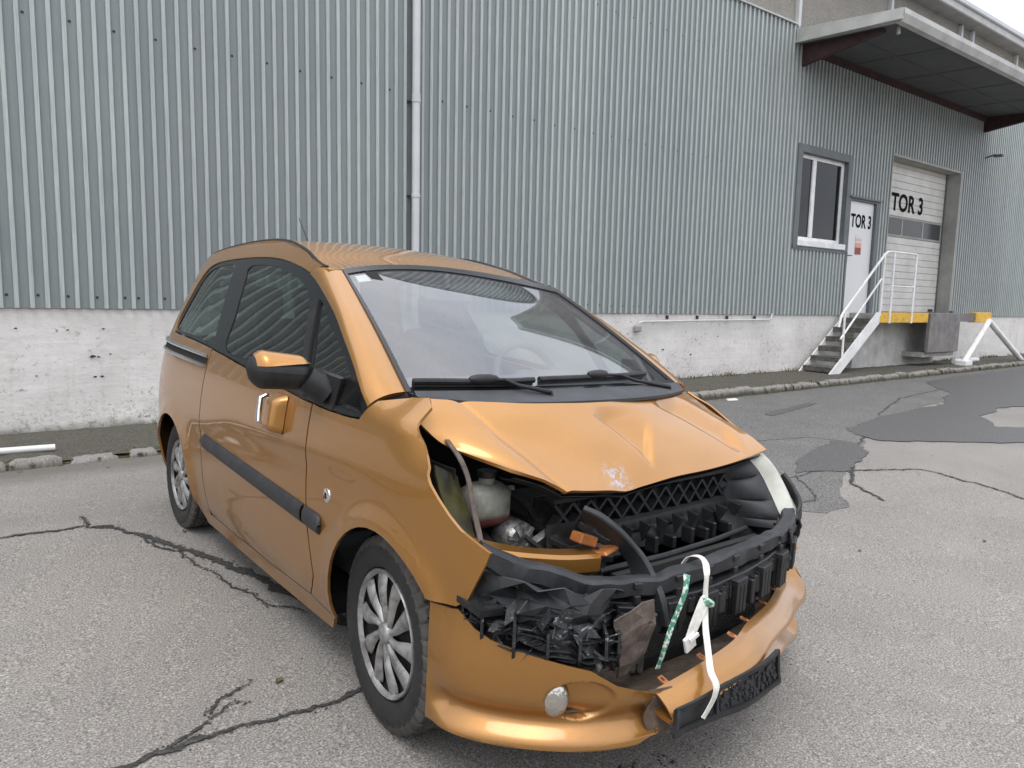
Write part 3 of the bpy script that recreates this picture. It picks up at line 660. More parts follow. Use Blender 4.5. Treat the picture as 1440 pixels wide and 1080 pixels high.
# conduit on the white base
cd = MB().tube([(8.26, -.015, .98), (8.27, -.04, 1.04), (8.34, -.05, 1.06), (9.5, -.05, 1.075), (11.66, -.05, 1.095), (11.74, -.05, 1.11), (11.80, -.03, 1.20)], .017, 8).obj('conduit', 'pipe_grey', wh, True)
MB().box((8.19, -.07, .90), (8.32, .01, 1.0), bev=.015).obj('junction_box', 'concrete', cd)
mb = MB()
for x in (8.95, 9.7, 10.5, 11.3): mb.box((x-.012, -.03, 1.10), (x+.012, .01, 1.16))
mb.obj('conduit_clips', 'screw', cd, kind='stuff')
# window
wf = MB()
t = .13
wf.box((WX0-.02, -.035, WZ0-.06), (WX0+t, .16, WZ1+.02), bev=.006).box((WX1-t, -.035, WZ0-.06), (WX1+.02, .16, WZ1+.02), bev=.006)
wf.box((WX0+t, -.037, WZ1-t), (WX1-t, .16, WZ1+.02), bev=.006)
wt = wf.obj('window', 'reveal_dark', wh)
a0, a1, b0, b1 = WX0+t, WX1-t, WZ0-.0, WZ1-t
mb = MB(); fw_ = .074
mb.box((a0, .06, b0+.10), (a0+fw_, .12, b1), bev=.005).box((a1-fw_, .06, b0+.10), (a1, .12, b1), bev=.005)
mb.box((a0+fw_, .062, b1-fw_), (a1-fw_, .12, b1), bev=.005).box((a0+fw_, .062, b0+.10), (a1-fw_, .12, b0+.10+fw_), bev=.005)
mb.box((a0+.50, .055, b0+.10+fw_), (a0+.61, .12, b1-fw_), bev=.006)
mb.obj('window_frame', 'white_paint', wt)
for (p0, p1) in ((a0+fw_, a0+.50), (a0+.61, a1-fw_)): MB().box((p0, .088, b0+.16), (p1, .094, b1-fw_)).obj('pane', 'win_glass', wt)
MB().box((a0-.02, -.06, b0-.015), (a1+.05, .10, b0+.10), bev=.01).obj('sill', 'white_paint', wt)
MB().box((WX0-.02, -.03, b0-.085), (WX1+.02, .02, b0-.017)).obj('sill_flashing', 'reveal_dark', wt)
rm = MB()
rm.add([(a0, .12, b0), (a1, .12, b0), (a1, .12, b1), (a0, .12, b1), (a0, .28, b0), (a1, .28, b0), (a1, .28, b1), (a0, .28, b1)], [(4, 7, 6, 5)])
rm.obj('dark_interior', 'bay', wt)
# personnel door
dr = MB().box((DX0+.03, .03, DZ0), (DX1-.09, .08, DZ1-.04), bev=.006).obj('door', 'door', wh)
mb = MB(); mb.box((DX0-.04, -.03, DZ0-.03), (DX0+.03, .1, DZ1)).box((DX1-.09, -.03, DZ0-.03), (DX1, .1, DZ1)).box((DX0+.03, -.03, DZ1-.04), (DX1-.09, .1, DZ1))
mb.box((DX0-.02, -.07, DZ1), (DX1+.05, .03, DZ1+.035))
mb.obj('door_frame', 'reveal_dark', dr)
hd = MB(); hd.box((DX0+.07, .015, 2.26), (DX0+.12, .03, 2.50), bev=.004); hd.tube([(DX0+.095, .01, 2.42), (DX0+.095, -.03, 2.42), (DX0+.21, -.03, 2.42)], .011, 8); hd.obj('door_handle', 'reveal_dark', dr)
MB().box((DX0+.03, .0, DZ0-.04), (DX1-.09, .1, DZ0-.001)).obj('threshold', 'concrete', dr)
def text(body, size, x, z, y, parent, name='lettering', sx=.8, bold=.02):
    cu = bpy.data.curves.new(name, 'FONT'); cu.body = body; cu.size = size; cu.offset = bold*size; cu.extrude = .001; cu.resolution_u = 6; cu.space_character = 1.04
    tmp = bpy.data.objects.new('tmp', cu); COL.objects.link(tmp); dg = bpy.context.evaluated_depsgraph_get()
    me = bpy.data.meshes.new_from_object(tmp.evaluated_get(dg)); bpy.data.objects.remove(tmp); me.name = name
    me.transform(Matrix.Diagonal((sx, 1, 1, 1))); me.transform(Matrix.Rotation(math.pi/2, 4, 'X')); me.materials.clear(); me.materials.append(M['ink'])
    o = link(name, me, parent); o.location = (x, y, z); return o
text('TOR 3', .37, DX0+.17, 3.02, .026, dr, sx=.76, bold=.028)
ps = MB().box((DX0+.40, .022, 2.46), (DX0+.63, .027, 2.86)).obj('poster', 'poster_w', dr)
MB().box((DX0+.40, .019, 2.46), (DX0+.63, .022, 2.60)).obj('poster_band', 'poster_b', ps)
MB().box((DX0+.40, .019, 2.60), (DX0+.63, .022, 2.70)).obj('poster_band', 'poster_c', ps)
MB().box((DX0+.40, .019, 2.73), (DX0+.63, .022, 2.79)).obj('poster_band', 'poster_a', ps)
# sectional gate
gt = MB().box((GX0, .31, GZ0), (GX1, .34, GZ1)).obj('gate', 'reveal', wh)
gp = .155; z = GZ0+.01; secs = []
while z < GZ1-.05:
    secs.append((z, min(z+gp, GZ1)))
    z += gp
WZa, WZb = GZ0+.01+gp*11, GZ0+.01+gp*14
for (za, zb) in secs:
    if za >= WZa-.01 and zb <= WZb+.01: continue
    MB().box((GX0+.02, .275, za+.003), (GX1-.05, .31, zb-.003), bev=.006).obj('gate_panel', 'gate', gt)
MB().box((GX0+.02, .282, WZa+.002), (GX1-.05, .31, WZb-.002)).obj('window_rail', 'gate', gt)
gx = np.array([GX0+.06, GX0+1.22, GX0+2.22, GX1-.10])
mb = MB()
for x in list(gx): mb.box((x-.03, .265, WZa+.01), (x+.03, .286, WZb-.01), bev=.004)
mb.box((GX0+.03, .263, WZb-.05), (GX1-.06, .287, WZb-.006), bev=.004).box((GX0+.03, .263, WZa+.006), (GX1-.06, .287, WZa+.05), bev=.004)
mb.obj('window_bars', 'reveal', gt)
m = Mat('gate_window', (.06, .062, .065), .2, spec=.3); M['gate_win'] = m.m
for a, b in zip(gx[:-1], gx[1:]): MB().box((a+.03, .272, WZa+.05), (b-.03, .279, WZb-.05)).obj('pane', 'gate_win', gt)
text('TOR 3', .53, GX0+.66, WZb+.13, .270, gt, sx=.98, bold=.03)
mb = MB(); mb.box((GX0-.03, -.035, GZ0-.04), (GX0, .31, GZ1+.04)).box((GX0, -.036, GZ1), (GX1, .31, GZ1+.05)); mb.obj('gate_reveal', 'reveal', gt)
MB().box((GX1-.0, -.045, GZ0-.04), (GX1+.07, .31, GZ1+.05), bev=.006).obj('gate_reveal', 'reveal', gt)
MB().box((GX1-.05, .262, GZ0), (GX1-.0, .31, GZ1)).obj('guide_rail', 'reveal_dark', gt)
MB().box((GX1-.40, .266, GZ0+.03), (GX1-.16, .274, GZ0+.09)).obj('gate_plate', 'screw', gt)
MB().box((GX1+.02, -.12, CLB+.02), (GX1+.14, -.03, CLB+.13), bev=.01).obj('bumper_block', 'reveal_dark', wh)
lamp = MB().tube([(20.35, 0, 5.15), (20.35, -.25, 5.2)], .02, 8); lamp.box((20.3, -.4, 5.14), (20.45, -.2, 5.19), bev=.01); lamp.obj('wall_spout', 'reveal_dark', wh)

# ------------------------------------------------------------------ steel stair and loading dock
st = thing('steel_stair', 'white steel stair with dark treads and handrail climbing to the small door', 'stairs')
YN, YF = 7.30, 7.93
for yy in (YN, YF):
    mb = MB(); mb.prism([(12.60, yy-.015, .06), (12.88, yy-.015, .0), (14.32, yy-.015, 1.05), (14.32, yy-.015, 1.27), (14.24, yy-.015, 1.27)], (0, .03, 0)); mb.obj('stringer', 'white_paint', st)
for k in range(6):
    z = .22+k*.185; x = 12.88+k*.245; MB().box((x-.14, YN+.02, z-.03), (x+.16, YF-.02, z), bev=.006).obj('step', 'tread_steel', st)
    MB().box((x-.14, YN+.025, z-.10), (x-.125, YF-.025, z-.03)).obj('riser', 'tread_steel', st)
hr = MB(); hr.tube([(12.86, YN, .98), (12.92, YN, 1.18), (13.0, YN, 1.27), (14.36, YN, 2.42), (14.46, YN, 2.47), (14.62, YN, 2.48)], .024, 10); hr.obj('handrail', 'white_paint', st, True)
MB().tube([(12.95, YN, .75), (14.30, YN, 1.93)], .019, 8).obj('mid_rail', 'white_paint', st, True)
for a, b in (((13.06, .30), (13.04, 1.30)), ((14.34, 1.2), (14.36, 2.42))): MB().tube([(a[0], YN, a[1]), (b[0], YN, b[1])], .022, 10).obj('rail_post', 'white_paint', st, True)
gd = thing('guard_rail', 'white tube guard rail standing on the yellow edged dock', 'railing')
MB().tube([(14.62, YN-.01, 2.48), (15.60, YN-.01, 2.48), (15.64, YN-.01, 2.44)], .022, 10).obj('top_rail', 'white_paint', gd, True)
MB().tube([(14.74, YN-.01, 1.80), (15.64, YN-.01, 1.80)], .018, 8).obj('mid_rail', 'white_paint', gd, True)
for x in (14.72, 15.64): MB().tube([(x, YN-.01, 1.05), (x, YN-.01, 2.48)], .022, 10).obj('rail_post', 'white_paint', gd, True)
M['dock_paint'] = simple('dock_paint', (.52, .51, .48), .9, 0, .2, 3).m
dk = thing('loading_dock', 'loading dock with a yellow steel edge below the roller gate', 'dock')
MB().box((14.34, YN+.03, 1.06), (16.42, WALL+.38, 1.24)).obj('deck', 'concrete', dk)
mb = MB(); mb.box((14.36, YN, 1.06), (16.42, YN+.03, 1.27), bev=.006); mb.obj('yellow_edge', 'yellow', dk)
MB().box((14.34, 7.80, -.1), (17.95, WALL, 1.06)).obj('dock_wall', 'dock_paint', dk)
MB().box((16.42, YN+.05, 1.22), (18.25, WALL+.38, 1.27)).obj('leveller_plate', 'dock_steel', dk)
MB().box((16.46, YN-.03, .40), (17.93, YN+.05, 1.27), bev=.01).obj('buffer_plate', 'dock_steel', dk)
MB().box((16.40, YN+.05, .30), (17.9, 7.80, .40)).obj('pit_ledge', 'concrete', dk)
MB().box((18.0, YN, 1.08), (18.9, YN+.12, 1.27)).obj('edge_beam', 'dock_steel', dk)
MB().box((18.75, YN-.03, 1.06), (19.62, YN+.16, 1.30), bev=.01).obj('yellow_end_block', 'yellow', dk)
bt = thing('truck_guide', 'white tubular truck guide leaning down from the yellow block', 'guide rail')
MB().tube([(19.35, YN-.08, 1.10), (17.95, YN-.16, .14)], .066, 16).obj('tube', 'white_paint', bt, True)
MB().tube([(19.35, YN-.08, 1.10), (21.5, YN-.1, .10)], .066, 16).obj('tube', 'white_paint', bt, True)
MB().tube([(18.0, YN+.05, .16), (19.75, YN+.25, .13)], .06, 14).obj('foot_tube', 'white_paint', bt, True)
MB().box((17.8, YN-.28, .05), (18.15, YN-.04, .20), bev=.01).obj('base_plate', 'white_paint', bt)

tb = MB().tube([(-2.4, 6.90, .105), (.335, 6.80, .085)], .028, 16).obj('plastic_tube', 'white_plastic', None, True, label='white plastic tube lying on the verge beside the kerb at left', category='tube')
lt = MB().add([(8.35, 6.30, .004), (8.55, 6.27, .006), (8.62, 6.36, .012), (8.45, 6.41, .008), (8.36, 6.30, .012), (8.55, 6.28, .014), (8.61, 6.36, .020), (8.45, 6.40, .016)], [(3, 2, 1, 0), (4, 5, 6, 7), (0, 1, 5, 4), (1, 2, 6, 5), (2, 3, 7, 6), (3, 0, 4, 7)]).obj('litter_scrap', 'white_plastic', None, label='crumpled white scrap of litter lying at the kerb behind the car', category='litter')

# buildings across the yard behind the viewer: seen only as reflections in panes and paint
fb = thing('yard_building', 'plain grey warehouse across the yard behind the viewer', 'building', (0, 0, 0))
mb = MB(); mb.box((-45, -48, 0), (-5, -34, 7.5)).box((4, -60, 0), (60, -46, 9)); mb.obj('far_wall', 'far_building', fb)
mb = MB()
for k in range(6): mb.box((-42+k*6, -33.96, 1), (-39+k*6, -33.9, 4.2))
mb.obj('far_gate', 'white_paint', fb, kind='stuff')

# ------------------------------------------------------------------ the car (own frame: x forward from the front axle, y to its left, z up)
car = thing('hatchback', 'copper orange three door hatchback with its crushed front end torn open', 'car')
car.matrix_world = Mc
ZS = [0.0, .20, .35, .55, .80, 1.0, 1.2, 1.45, 1.55, 1.7]; YS = [.775, .798, .828, .843, .835, .80, .725, .615, .555, .42]
PXS = [-3.1, -2.98, -2.93, -2.85, -2.7, -2.45, -2.1, 0.1, .3, .5, .65, .8]; PYS = [-.55, -.30, -.17, -.085, -.03, -.004, 0, 0, -.02, -.07, -.16, -.4]
ARF, ARR, AR = (.02, .295), (-2.315, .295), .352
def W2(x, z):
    w = hermite(ZS, YS, z)+hermite(PXS, PYS, x)*(1 if z < 1.0 else 1+.2*(z-1))
    for c in (ARF, ARR):                       # flared lips round the wheel openings
        d = math.hypot(x-c[0], z-c[1]); w += .014*math.exp(-((d-AR-.012)/.035)**2)*sstep(.1, .3, z)
    if -2.0 < x < .1 and z < .85:              # pressed line rising over the door
        zl = .665+.10*sstep(-1.9, -1.2, x)+.02*sstep(-1.2, 0, x); w -= .010*sstep(zl+.02, zl-.06, z)*sstep(.1, -.3, x)*sstep(-2.0, -1.85, x)
    w -= .085*sstep(.95, 1.06, z)*sstep(-.22, .0, x)+.05*sstep(.84, 1.0, z)*sstep(0, .25, x)
    w -= .012*sstep(.27, .20, z)
    w -= .10*sstep(-2.60, -2.85, x)*sstep(.62, .40, z)
    return w
def SR(x, z): return (x, -W2(x, z), z)
def arc(c, a0, a1, r, n=16): return [(c[0]+r*math.cos(R(a0+(a1-a0)*k/n)), c[1]+r*math.sin(R(a0+(a1-a0)*k/n))) for k in range(n+1)]
BELT = [(-2.57, 1.085), (-2.3, 1.075), (-2.0, 1.06), (-1.77, 1.045), (-1.27, 1.005), (-.9, .975), (-.54, .950), (-.30, .945), (-.178, .950)]
TOPL = [(-.155, .985), (-.307, 1.089), (-.47, 1.18), (-.63, 1.266), (-.877, 1.371), (-1.066, 1.430), (-1.379, 1.479), (-1.69, 1.497), (-2.11, 1.492), (-2.35, 1.472), (-2.47, 1.425), (-2.53, 1.33), (-2.585, 1.18), (-2.59, 1.12)]
BELTc = catmull(BELT, 4); TOPc = catmull(TOPL, 4)
DLO = BELTc+TOPc
GAPF = [(-.527, .948), (-.525, .866), (-.521, .69), (-.509, .565), (-.482, .42), (-.471, .341), (-.50, .29), (-.535, .248)]
GAPR = [(-1.765, 1.038), (-1.775, .9), (-1.775, .6), (-1.765, .40), (-1.745, .24)]
g = .0045
DOORGLASS = catmull([(-1.60, 1.055), (-1.66, 1.2), (-1.75, 1.38), (-1.79, 1.44), (-1.70, 1.462), (-1.4, 1.448), (-1.15, 1.405), (-.97, 1.35), (-.85, 1.27), (-.76, 1.17), (-.69, 1.06), (-.66, .995), (-1.0, 1.012), (-1.3, 1.035)], 4, True)
QGLASS = catmull([(-1.83, 1.075), (-1.90, 1.24), (-1.98, 1.40), (-2.02, 1.462), (-2.12, 1.47), (-2.33, 1.45), (-2.44, 1.40), (-2.50, 1.28), (-2.545, 1.15), (-2.52, 1.10), (-2.2, 1.09)], 4, True)
VGLASS = catmull([(-.78, 1.30), (-.63, 1.225), (-.42, 1.125), (-.25, 1.02), (-.19, .975), (-.22, .962), (-.40, .968), (-.56, .975), (-.60, 1.02), (-.66, 1.12)], 4, True)
DIV = [(-.86, 1.30), (-.80, 1.315), (-.655, 1.06), (-.61, .965), (-.655, .968), (-.70, 1.06)]
def mir(fn): return lambda a, b: (lambda q: (q[0], -q[1], q[2]))(fn(a, b))
def inset(fn, d): return lambda a, b: (lambda q: (q[0], q[1]+d, q[2]))(fn(a, b))
QUARTER = [(a, b-g) for a, b in BELTc if a <= -1.765]+[(a-g, b) for a, b in GAPR]+[(-1.80, .20), (-1.93, .20)]+[(a, b) for a, b in arc(ARR, 8, 172, AR)][:]+[(-2.69, .235), (-2.90, .255), (-2.965, .36), (-2.975, .55), (-2.965, .75), (-2.945, .95), (-2.91, 1.06), (-2.84, 1.22), (-2.74, 1.40), (-2.64, 1.525), (-2.46, 1.550), (-2.30, 1.563)]+[(a-g, b+g) for a, b in TOPc if a < -2.30]
RAIL = [(a, b+g) for a, b in TOPc if -2.31 < a < -.80]+[(-2.30, 1.545), (-1.9, 1.56), (-1.5, 1.553), (-1.25, 1.535), (-1.05, 1.507), (-.90, 1.472), (-.80, 1.435)]
RAIL = [(a, b+g) for a, b in TOPc if -2.31 < a < -.98][::1]+[(-2.30, 1.563), (-1.9, 1.580), (-1.5, 1.568), (-1.25, 1.528), (-1.05, 1.480), (-.915, 1.448)]
DOOR = [(a, b-g) for a, b in BELTc if -1.765+g < a < -.53]+[(a-g, b) for a, b in GAPF]+[(-.9, .232), (-1.4, .222), (-1.74, .222)]+[(a+g, b) for a, b in GAPR[::-1]]
FENDER = [(a, b-g) for a, b in BELTc if a > -.53]+[(-.150, .985), (-.125, 1.01), (-.02, 1.032), (.05, 1.040), (.09, 1.018), (.106, .973), (.135, .95), (.166, .929), (.200, .900), (.222, .878), (.228, .857), (.245, .835), (.281, .806), (.33, .77), (.375, .743), (.475, .706), (.465, .675), (.415, .565), (.378, .540), (.275, .532)]+arc(ARF, 44, 190, AR)+[(-.365, .222), (-.45, .235), (-.532, .246)]+[(a+g, b) for a, b in GAPF[::-1][1:]]
FENDER_FAR = [(a, b-g) for a, b in BELTc if a > -.53]+[(-.150, .985), (-.13, .995), (-.08, .970), (-.02, .945), (.10, .875), (.20, .815), (.235, .785), (.26, .72), (.32, .60), (.42, .50), (.46, .44), (.30, .43)]+arc(ARF, 28, 190, AR)+[(-.365, .222), (-.45, .235), (-.532, .246)]+[(a+g, b) for a, b in GAPF[::-1][1:]]
ROCKER = [(-1.93, .195), (-1.745, .216), (-1.4, .216), (-.9, .226), (-.535, .242), (-.45, .229), (-.368, .216), (-.40, .165), (-1.0, .155), (-1.85, .15)]

for far in (0, 1):
    T_ = (lambda f: mir(f)) if far else (lambda f: f)
    fl = bool(far)
    fn = T_(SR)
    # orientation: outline area sign handled by checking triangle order; near side normal must face -y
    trimmed('quarter_panel', QUARTER, fn, 'paint', car, .035, .012, flip=fl)
    dr_ = trimmed('door', DOOR, fn, 'paint', car, .035, .012, flip=fl)
    trimmed('front_fender', FENDER_FAR if far else FENDER, fn, 'paint', car, .025, .010, flip=fl)
    trimmed('roof_rail', RAIL, fn, 'paint', car, .03, .012, flip=fl)
    trimmed('rocker', ROCKER, fn, 'paint', car, .03, .012, flip=fl)
    def ins(f, d): return lambda a, b: (lambda q: (q[0], q[1]+(d if not far else -d), q[2]))(f(a, b))
    wsur = trimmed('window_surround', DLO, ins(fn, .006), 'gloss_black', car, .03, .010, holes=(DOORGLASS, QGLASS, VGLASS), flip=fl)
    trimmed('window_divider', DIV, ins(fn, -.004), 'black_plastic', car, .03, .010, flip=fl)
    for nm, pl in (('door_window', DOORGLASS), ('quarter_window', QGLASS), ('vent_window', VGLASS)):
        trimmed(nm, pl, ins(fn, .010), 'side_glass', car, .05, .0012, flip=fl)
    # rubbing strip with rounded ends, on the door and its short piece on the fender
    for (a, b, nm) in ((-1.742, -.532, 'rubbing_strip'), (-.512, -.385, 'rubbing_strip')):
        def sf(u, v, a=a, b=b):
            x = a+(b-a)*u; zc_ = .602-.055*(x+1.74)/1.36; hh = .036*min(1, (abs(u)/.012+.35) if b < -.53 else 9, (((1-u)/.16)**.5+.12) if b > -.53 else 9)
            z = zc_+(v-.5)*2*hh; q = fn(x, z); bul = .002+.015*max(0, 1-abs(2*v-1)**3.)
            return (q[0], q[1]-(bul if not far else -bul), q[2])
        MB().grid(sf, 40, 10, flip=not far, thick=.003).obj(nm, 'grey_plastic', dr_ if b < -.53 else car, True)
    # sliding rail in bright trim behind the door, wrapping to the tail
    for dz, r_ in ((.0, .010), (-.050, .007)):
        pts = []
        for k in range(22):
            x = -1.785-(1.17)*k/21; q = fn(x, 1.006+.03*k/21+dz); pts.append((q[0], q[1]+(-.006 if not far else .006), q[2]))
        MB().tube(pts, r_, 8).obj('chrome_trim', 'chrome', car, True)
    def slot(u, v):
        x = -1.785-1.16*u; q = fn(x, .965+.03*u+.034*v); return (q[0], q[1]+(-.002 if not far else .002), q[2])
    MB().grid(slot, 24, 2, flip=bool(far)).obj('rail_slot', 'void', car)

# ---- wheel arch liners and underbody
for sg in (-1, 1):
    for c in (ARF, ARR):
        mb = MB()
        def ln(u, v, c=c): a = R(-5+190*u); return (c[0]+(.350)*math.cos(a), sg*(.53+.22*v), c[1]+.350*math.sin(a))
        mb.grid(ln, 24, 3, thick=.01, flip=sg < 0); mb.obj('wheel_arch_liner', 'black_plastic', car, True)
mb = MB(); mb.box((-2.85, -.55, .22), (.35, .55, .30)); mb.box((-1.9, -.77, .20), (-.42, .77, .28)); mb.box((-2.85, -.52, .30), (-2.0, .52, .62)); mb.obj('floor_pan', 'bay', car)
mb = MB(); mb.box((-.30, -.70, .28), (-.27, .70, .93)); mb.obj('firewall', 'bay', car)

# ---- wheels
def tyre_mesh():
    seg = 240; prof_side = [(.195, .060), (.203, .078), (.222, .089), (.250, .092), (.272, .088), (.2900, .080)]
    ys_ = [.074, .062, .055, .052, .034, .031, .026, .010, .006, -.006, -.010, -.026, -.031, -.034, -.052, -.055, -.062, -.074]
    full = prof_side+[(.3015, y) for y in ys_]+[(r, -y) for r, y in prof_side[::-1]]
    mb = MB(); n = len(full)
    groove = {.0525: 1}
    for k in range(seg):
        an = 2*math.pi*k/seg
        for i, (r, y) in enumerate(full):
            if r > .30:
                circ = (.050 < abs(y) < .056) or (.030 < abs(y) < .0335) or abs(y) < .008
                row = int((y+.08)/.022); ph = (k+row*2+int(abs(y)*90)) % 6
                r2 = r-.009 if circ else (r-.009 if ph == 0 else (r-.0025 if ph == 3 else r))
                r2 -= .004*(abs(y)/.074)**4
                if abs(y) > .07: r2 = r-.005-(.010 if (k % 6) == 0 else 0)
            elif r > .265: r2 = r-(.010 if (k % 6) == 0 else 0)
            else: r2 = r
            mb.v.append((r2*math.cos(an), -y, r2*math.sin(an)))
    for k in range(seg):
        a, b = k*n, ((k+1) % seg)*n
        for i in range(n-1): mb.f.append((a+i, b+i, b+i+1, a+i+1)); mb.mi.append(1 if 4 <= i <= n-6 else 0)
    return mb
tm = tyre_mesh()
# raised ring on the side wall
def hubcap():
    mb = MB(); RO = .190
    mb.lathe([(.194, -.066), (.197, -.078), (.193, -.083), (.186, -.079), (.180, -.070)], 72, 'y')
    N = 10
    for k in range(N):
        a0 = 2*math.pi*k/N
        def sp_(u, v, a0=a0):
            r = .030+(RO-.030-.008)*u; wid = .0085+.027*u**1.15-.006*sstep(.85, 1, u); cen = a0+.30*math.sin(u*1.9)
            off = (v-.5)*2*wid; ang = cen+off/max(r, .03)
            prof = 1-abs(2*v-1)**2.4; h = -.078+.004*u-.007*math.sin(math.pi*u)*1.0
            return (r*math.cos(ang), h+.013*(1-prof)-.000, r*math.sin(ang))
        mb.grid(sp_, 14, 8, thick=-.004)
    return mb
hc = hubcap()
cap = MB().lathe([(.0, -.087), (.022, -.0865), (.031, -.083), (.034, -.077), (.036, -.065)], 36, 'y')
disc = MB().lathe([(.0, -.045), (.05, -.045), (.055, -.05), (.12, -.048), (.18, -.055), (.197, -.062), (.197, .06), (0, .06)], 48, 'y')
wheel0 = None
for i, (x, y, ry) in enumerate([(-.016, -.708, .3), (-2.318, -.705, 1.0), (0, .710, 0), (-2.315, .705, 0)]):
    w = bpy.data.objects.new('wheel', None); COL.objects.link(w); w.parent = car
    q = Mc@Vector((x, y, .295)); lz = gz(q.x, q.y)
    w.location = (x, y, .3005+ (0.0)); w.rotation_euler = (0, ry, (R(-4) if i == 0 else R(-4)+math.pi if i == 2 else 0 if y < 0 else math.pi))
    if i == 0:
        t_ = tm.obj('tyre', ['rubber', 'tread'], w, True, 30); d_ = disc.obj('rim', 'bay', w, True); h_ = hc.obj('hubcap', 'hubcap', w, True, 60); c_ = cap.obj('centre_cap', 'hubcap', w, True, 60)
        wm = [(o.name.split('.')[0], o.data) for o in (t_, d_, h_, c_)]
    else:
        for nm, me in wm: link(nm, me, w)

# ---- roof, pillars, windscreen
def zroof(x, y): return hermite([-2.98, -2.85, -2.6, -2.2, -1.8, -1.5, -1.2, -.98, -.8], [1.44, 1.510, 1.566, 1.602, 1.613, 1.598, 1.548, 1.489, 1.460], x)-.06*y*y-.10*abs(y)**4
def roofp(x, y): return (x, y, zroof(x, y))
def wid_r(x): return W2(x, min(1.60, zroof(x, .545)))-.001
hx = lambda y: -.985+.16*(y/.575)**2
RO = [(hx(y), y) for y in np.linspace(-.565, .565, 16)]+[(x, wid_r(x)) for x in np.linspace(-.86, -2.75, 20)]+[(-2.86, y) for y in np.linspace(.40, -.40, 8)]+[(x, -wid_r(x)) for x in np.linspace(-2.75, -.86, 20)]
rf_ = trimmed('roof', RO, roofp, 'hood', car, .05, .012)
for sg in (-1, 1):
    pts = [(x, sg*(wid_r(x)-.014), zroof(x, wid_r(x)-.014)+.001) for x in np.linspace(-2.60, -.90, 30)]
    MB().tube(pts, .009, 8).obj('roof_moulding', 'gloss_black', car, True)
HEAD = lambda v: Vector((hx(1.15*(v-.5)), 1.15*(v-.5), zroof(hx(1.15*(v-.5)), 1.15*(v-.5))-.004))
def BASE(v):
    y = 1.36*(v-.5); return Vector((-.035-.095*(y/.68)**2, y, 1.036))
def ws(u, v, off=0.):
    a, b = BASE(v), HEAD(v); c = a.lerp(b, u); n = Vector((.55, 0, .83)); y = c.y
    sag = (.010*math.sin(math.pi*u)+.012*math.sin(math.pi*u)*(1-(2*v-1)**2)); edge = .02*(abs(2*v-1))**4
    return c+n*(sag+off)-Vector((0, 0, edge*0))
mb = MB(); mb.grid(lambda u, v: ws(u, v), 40, 60); wsc = mb.obj('windscreen', 'windscreen', car, True)
for t_ in ('top', 'l', 'r', 'b'):
    if t_ == 'top': fnb = lambda u, v: ws(.955+.050*u-.035*sstep(.3, 1, v)*(1-u), v, .002)
    elif t_ == 'l': fnb = lambda u, v: ws(v, .0+.012*u, .002)
    elif t_ == 'r': fnb = lambda u, v: ws(v, .972+.028*u, .002)
    else: fnb = lambda u, v: ws(-.01+.03*u, v, .002)
    MB().grid(fnb, 3, 40, thick=.004, flip=t_ in ('top', 'b')).obj('windscreen_seal', 'gloss_black', wsc, True)
# A pillars: from the windscreen edge over to the side window line
APT = [(-.155, .985), (-.307, 1.089), (-.47, 1.18), (-.63, 1.266), (-.877, 1.371), (-1.00, 1.412)]
GE = [(-.13, 1.036), (-.305, 1.112+.01), (-.486, 1.218), (-.654, 1.322), (-.83, 1.436), (-.90, 1.47)]
def pillar(sg):
    A_ = catmull(APT, 8); B_ = [np.array(ws(u, 0)) for u in np.linspace(0, 1, 40)]+[np.array((-.90, -.568, 1.450))]
    def pf(u, v):
        k = u*(len(A_)-1); i = min(int(k), len(A_)-2); t = k-i; a = (A_[i][0]*(1-t)+A_[i+1][0]*t, A_[i][1]*(1-t)+A_[i+1][1]*t)
        k = u*(len(B_)-1); i = min(int(k), len(B_)-2); t = k-i; b = Vector(B_[i]*(1-t)+B_[i+1]*t)
        p0 = Vector(SR(a[0], a[1]+.004)); c = p0.lerp(b, v); n = Vector((.45, -.75, .45)).normalized()
        c = c+n*(.024*math.sin(math.pi*min(1, v*1.02))**.8)
        return (c.x, sg*-c.y*-1 if sg < 0 else -c.y, c.z)
    return pf
for sg in (-1, 1):
    pf = pillar(sg)
    MB().grid((lambda u, v: (pf(u, v)[0], -abs(pf(u, v)[1]) if sg < 0 else abs(pf(u, v)[1]), pf(u, v)[2])), 40, 10, thick=.014, flip=sg > 0).obj('a_pillar', 'paint', car, True, 50)
    # dark inner face of the pillar
    MB().grid((lambda u, v: (lambda q: (q[0]-.02, sg*(abs(q[1])-.035), q[2]-.02))(pf(u, .2+.75*v))), 30, 4, thick=.01).obj('pillar_lining', 'trim_in', car, True)

# ---- cowl and wipers
def cowlp(u, v):
    y = -.655+1.36*v; f = (y/.68)**2
    xr = -.035-.095*f+.0; xf = .075-.165*abs(y/.70)**2.4
    x = xr+(xf-xr)*u; z = 1.030-.030*u-.006*math.sin(math.pi*u)+(.010*sstep(.25, 1, u)*sstep(-.45, -.6, y))
    return (x, y, z)
M['cowl'] = simple('cowl_plastic', (.055, .057, .063), .6, 0, .15, 12).m
cw = MB().grid(cowlp, 10, 60, thick=.012).obj('cowl', 'cowl', car, True)
mb = MB()
for k in range(22):
    v0, v1 = .22+.034*k, .22+.034*k+.026
    mb.add([tuple(Vector(cowlp(.46, v0))+Vector((0, 0, .0015))), tuple(Vector(cowlp(.46, v1))+Vector((0, 0, .0015))), tuple(Vector(cowlp(.60, v1))+Vector((0, 0, .0015))), tuple(Vector(cowlp(.60, v0))+Vector((0, 0, .0015)))], [(3, 2, 1, 0)])
mb.obj('cowl_vents', 'void', cw, kind='stuff')
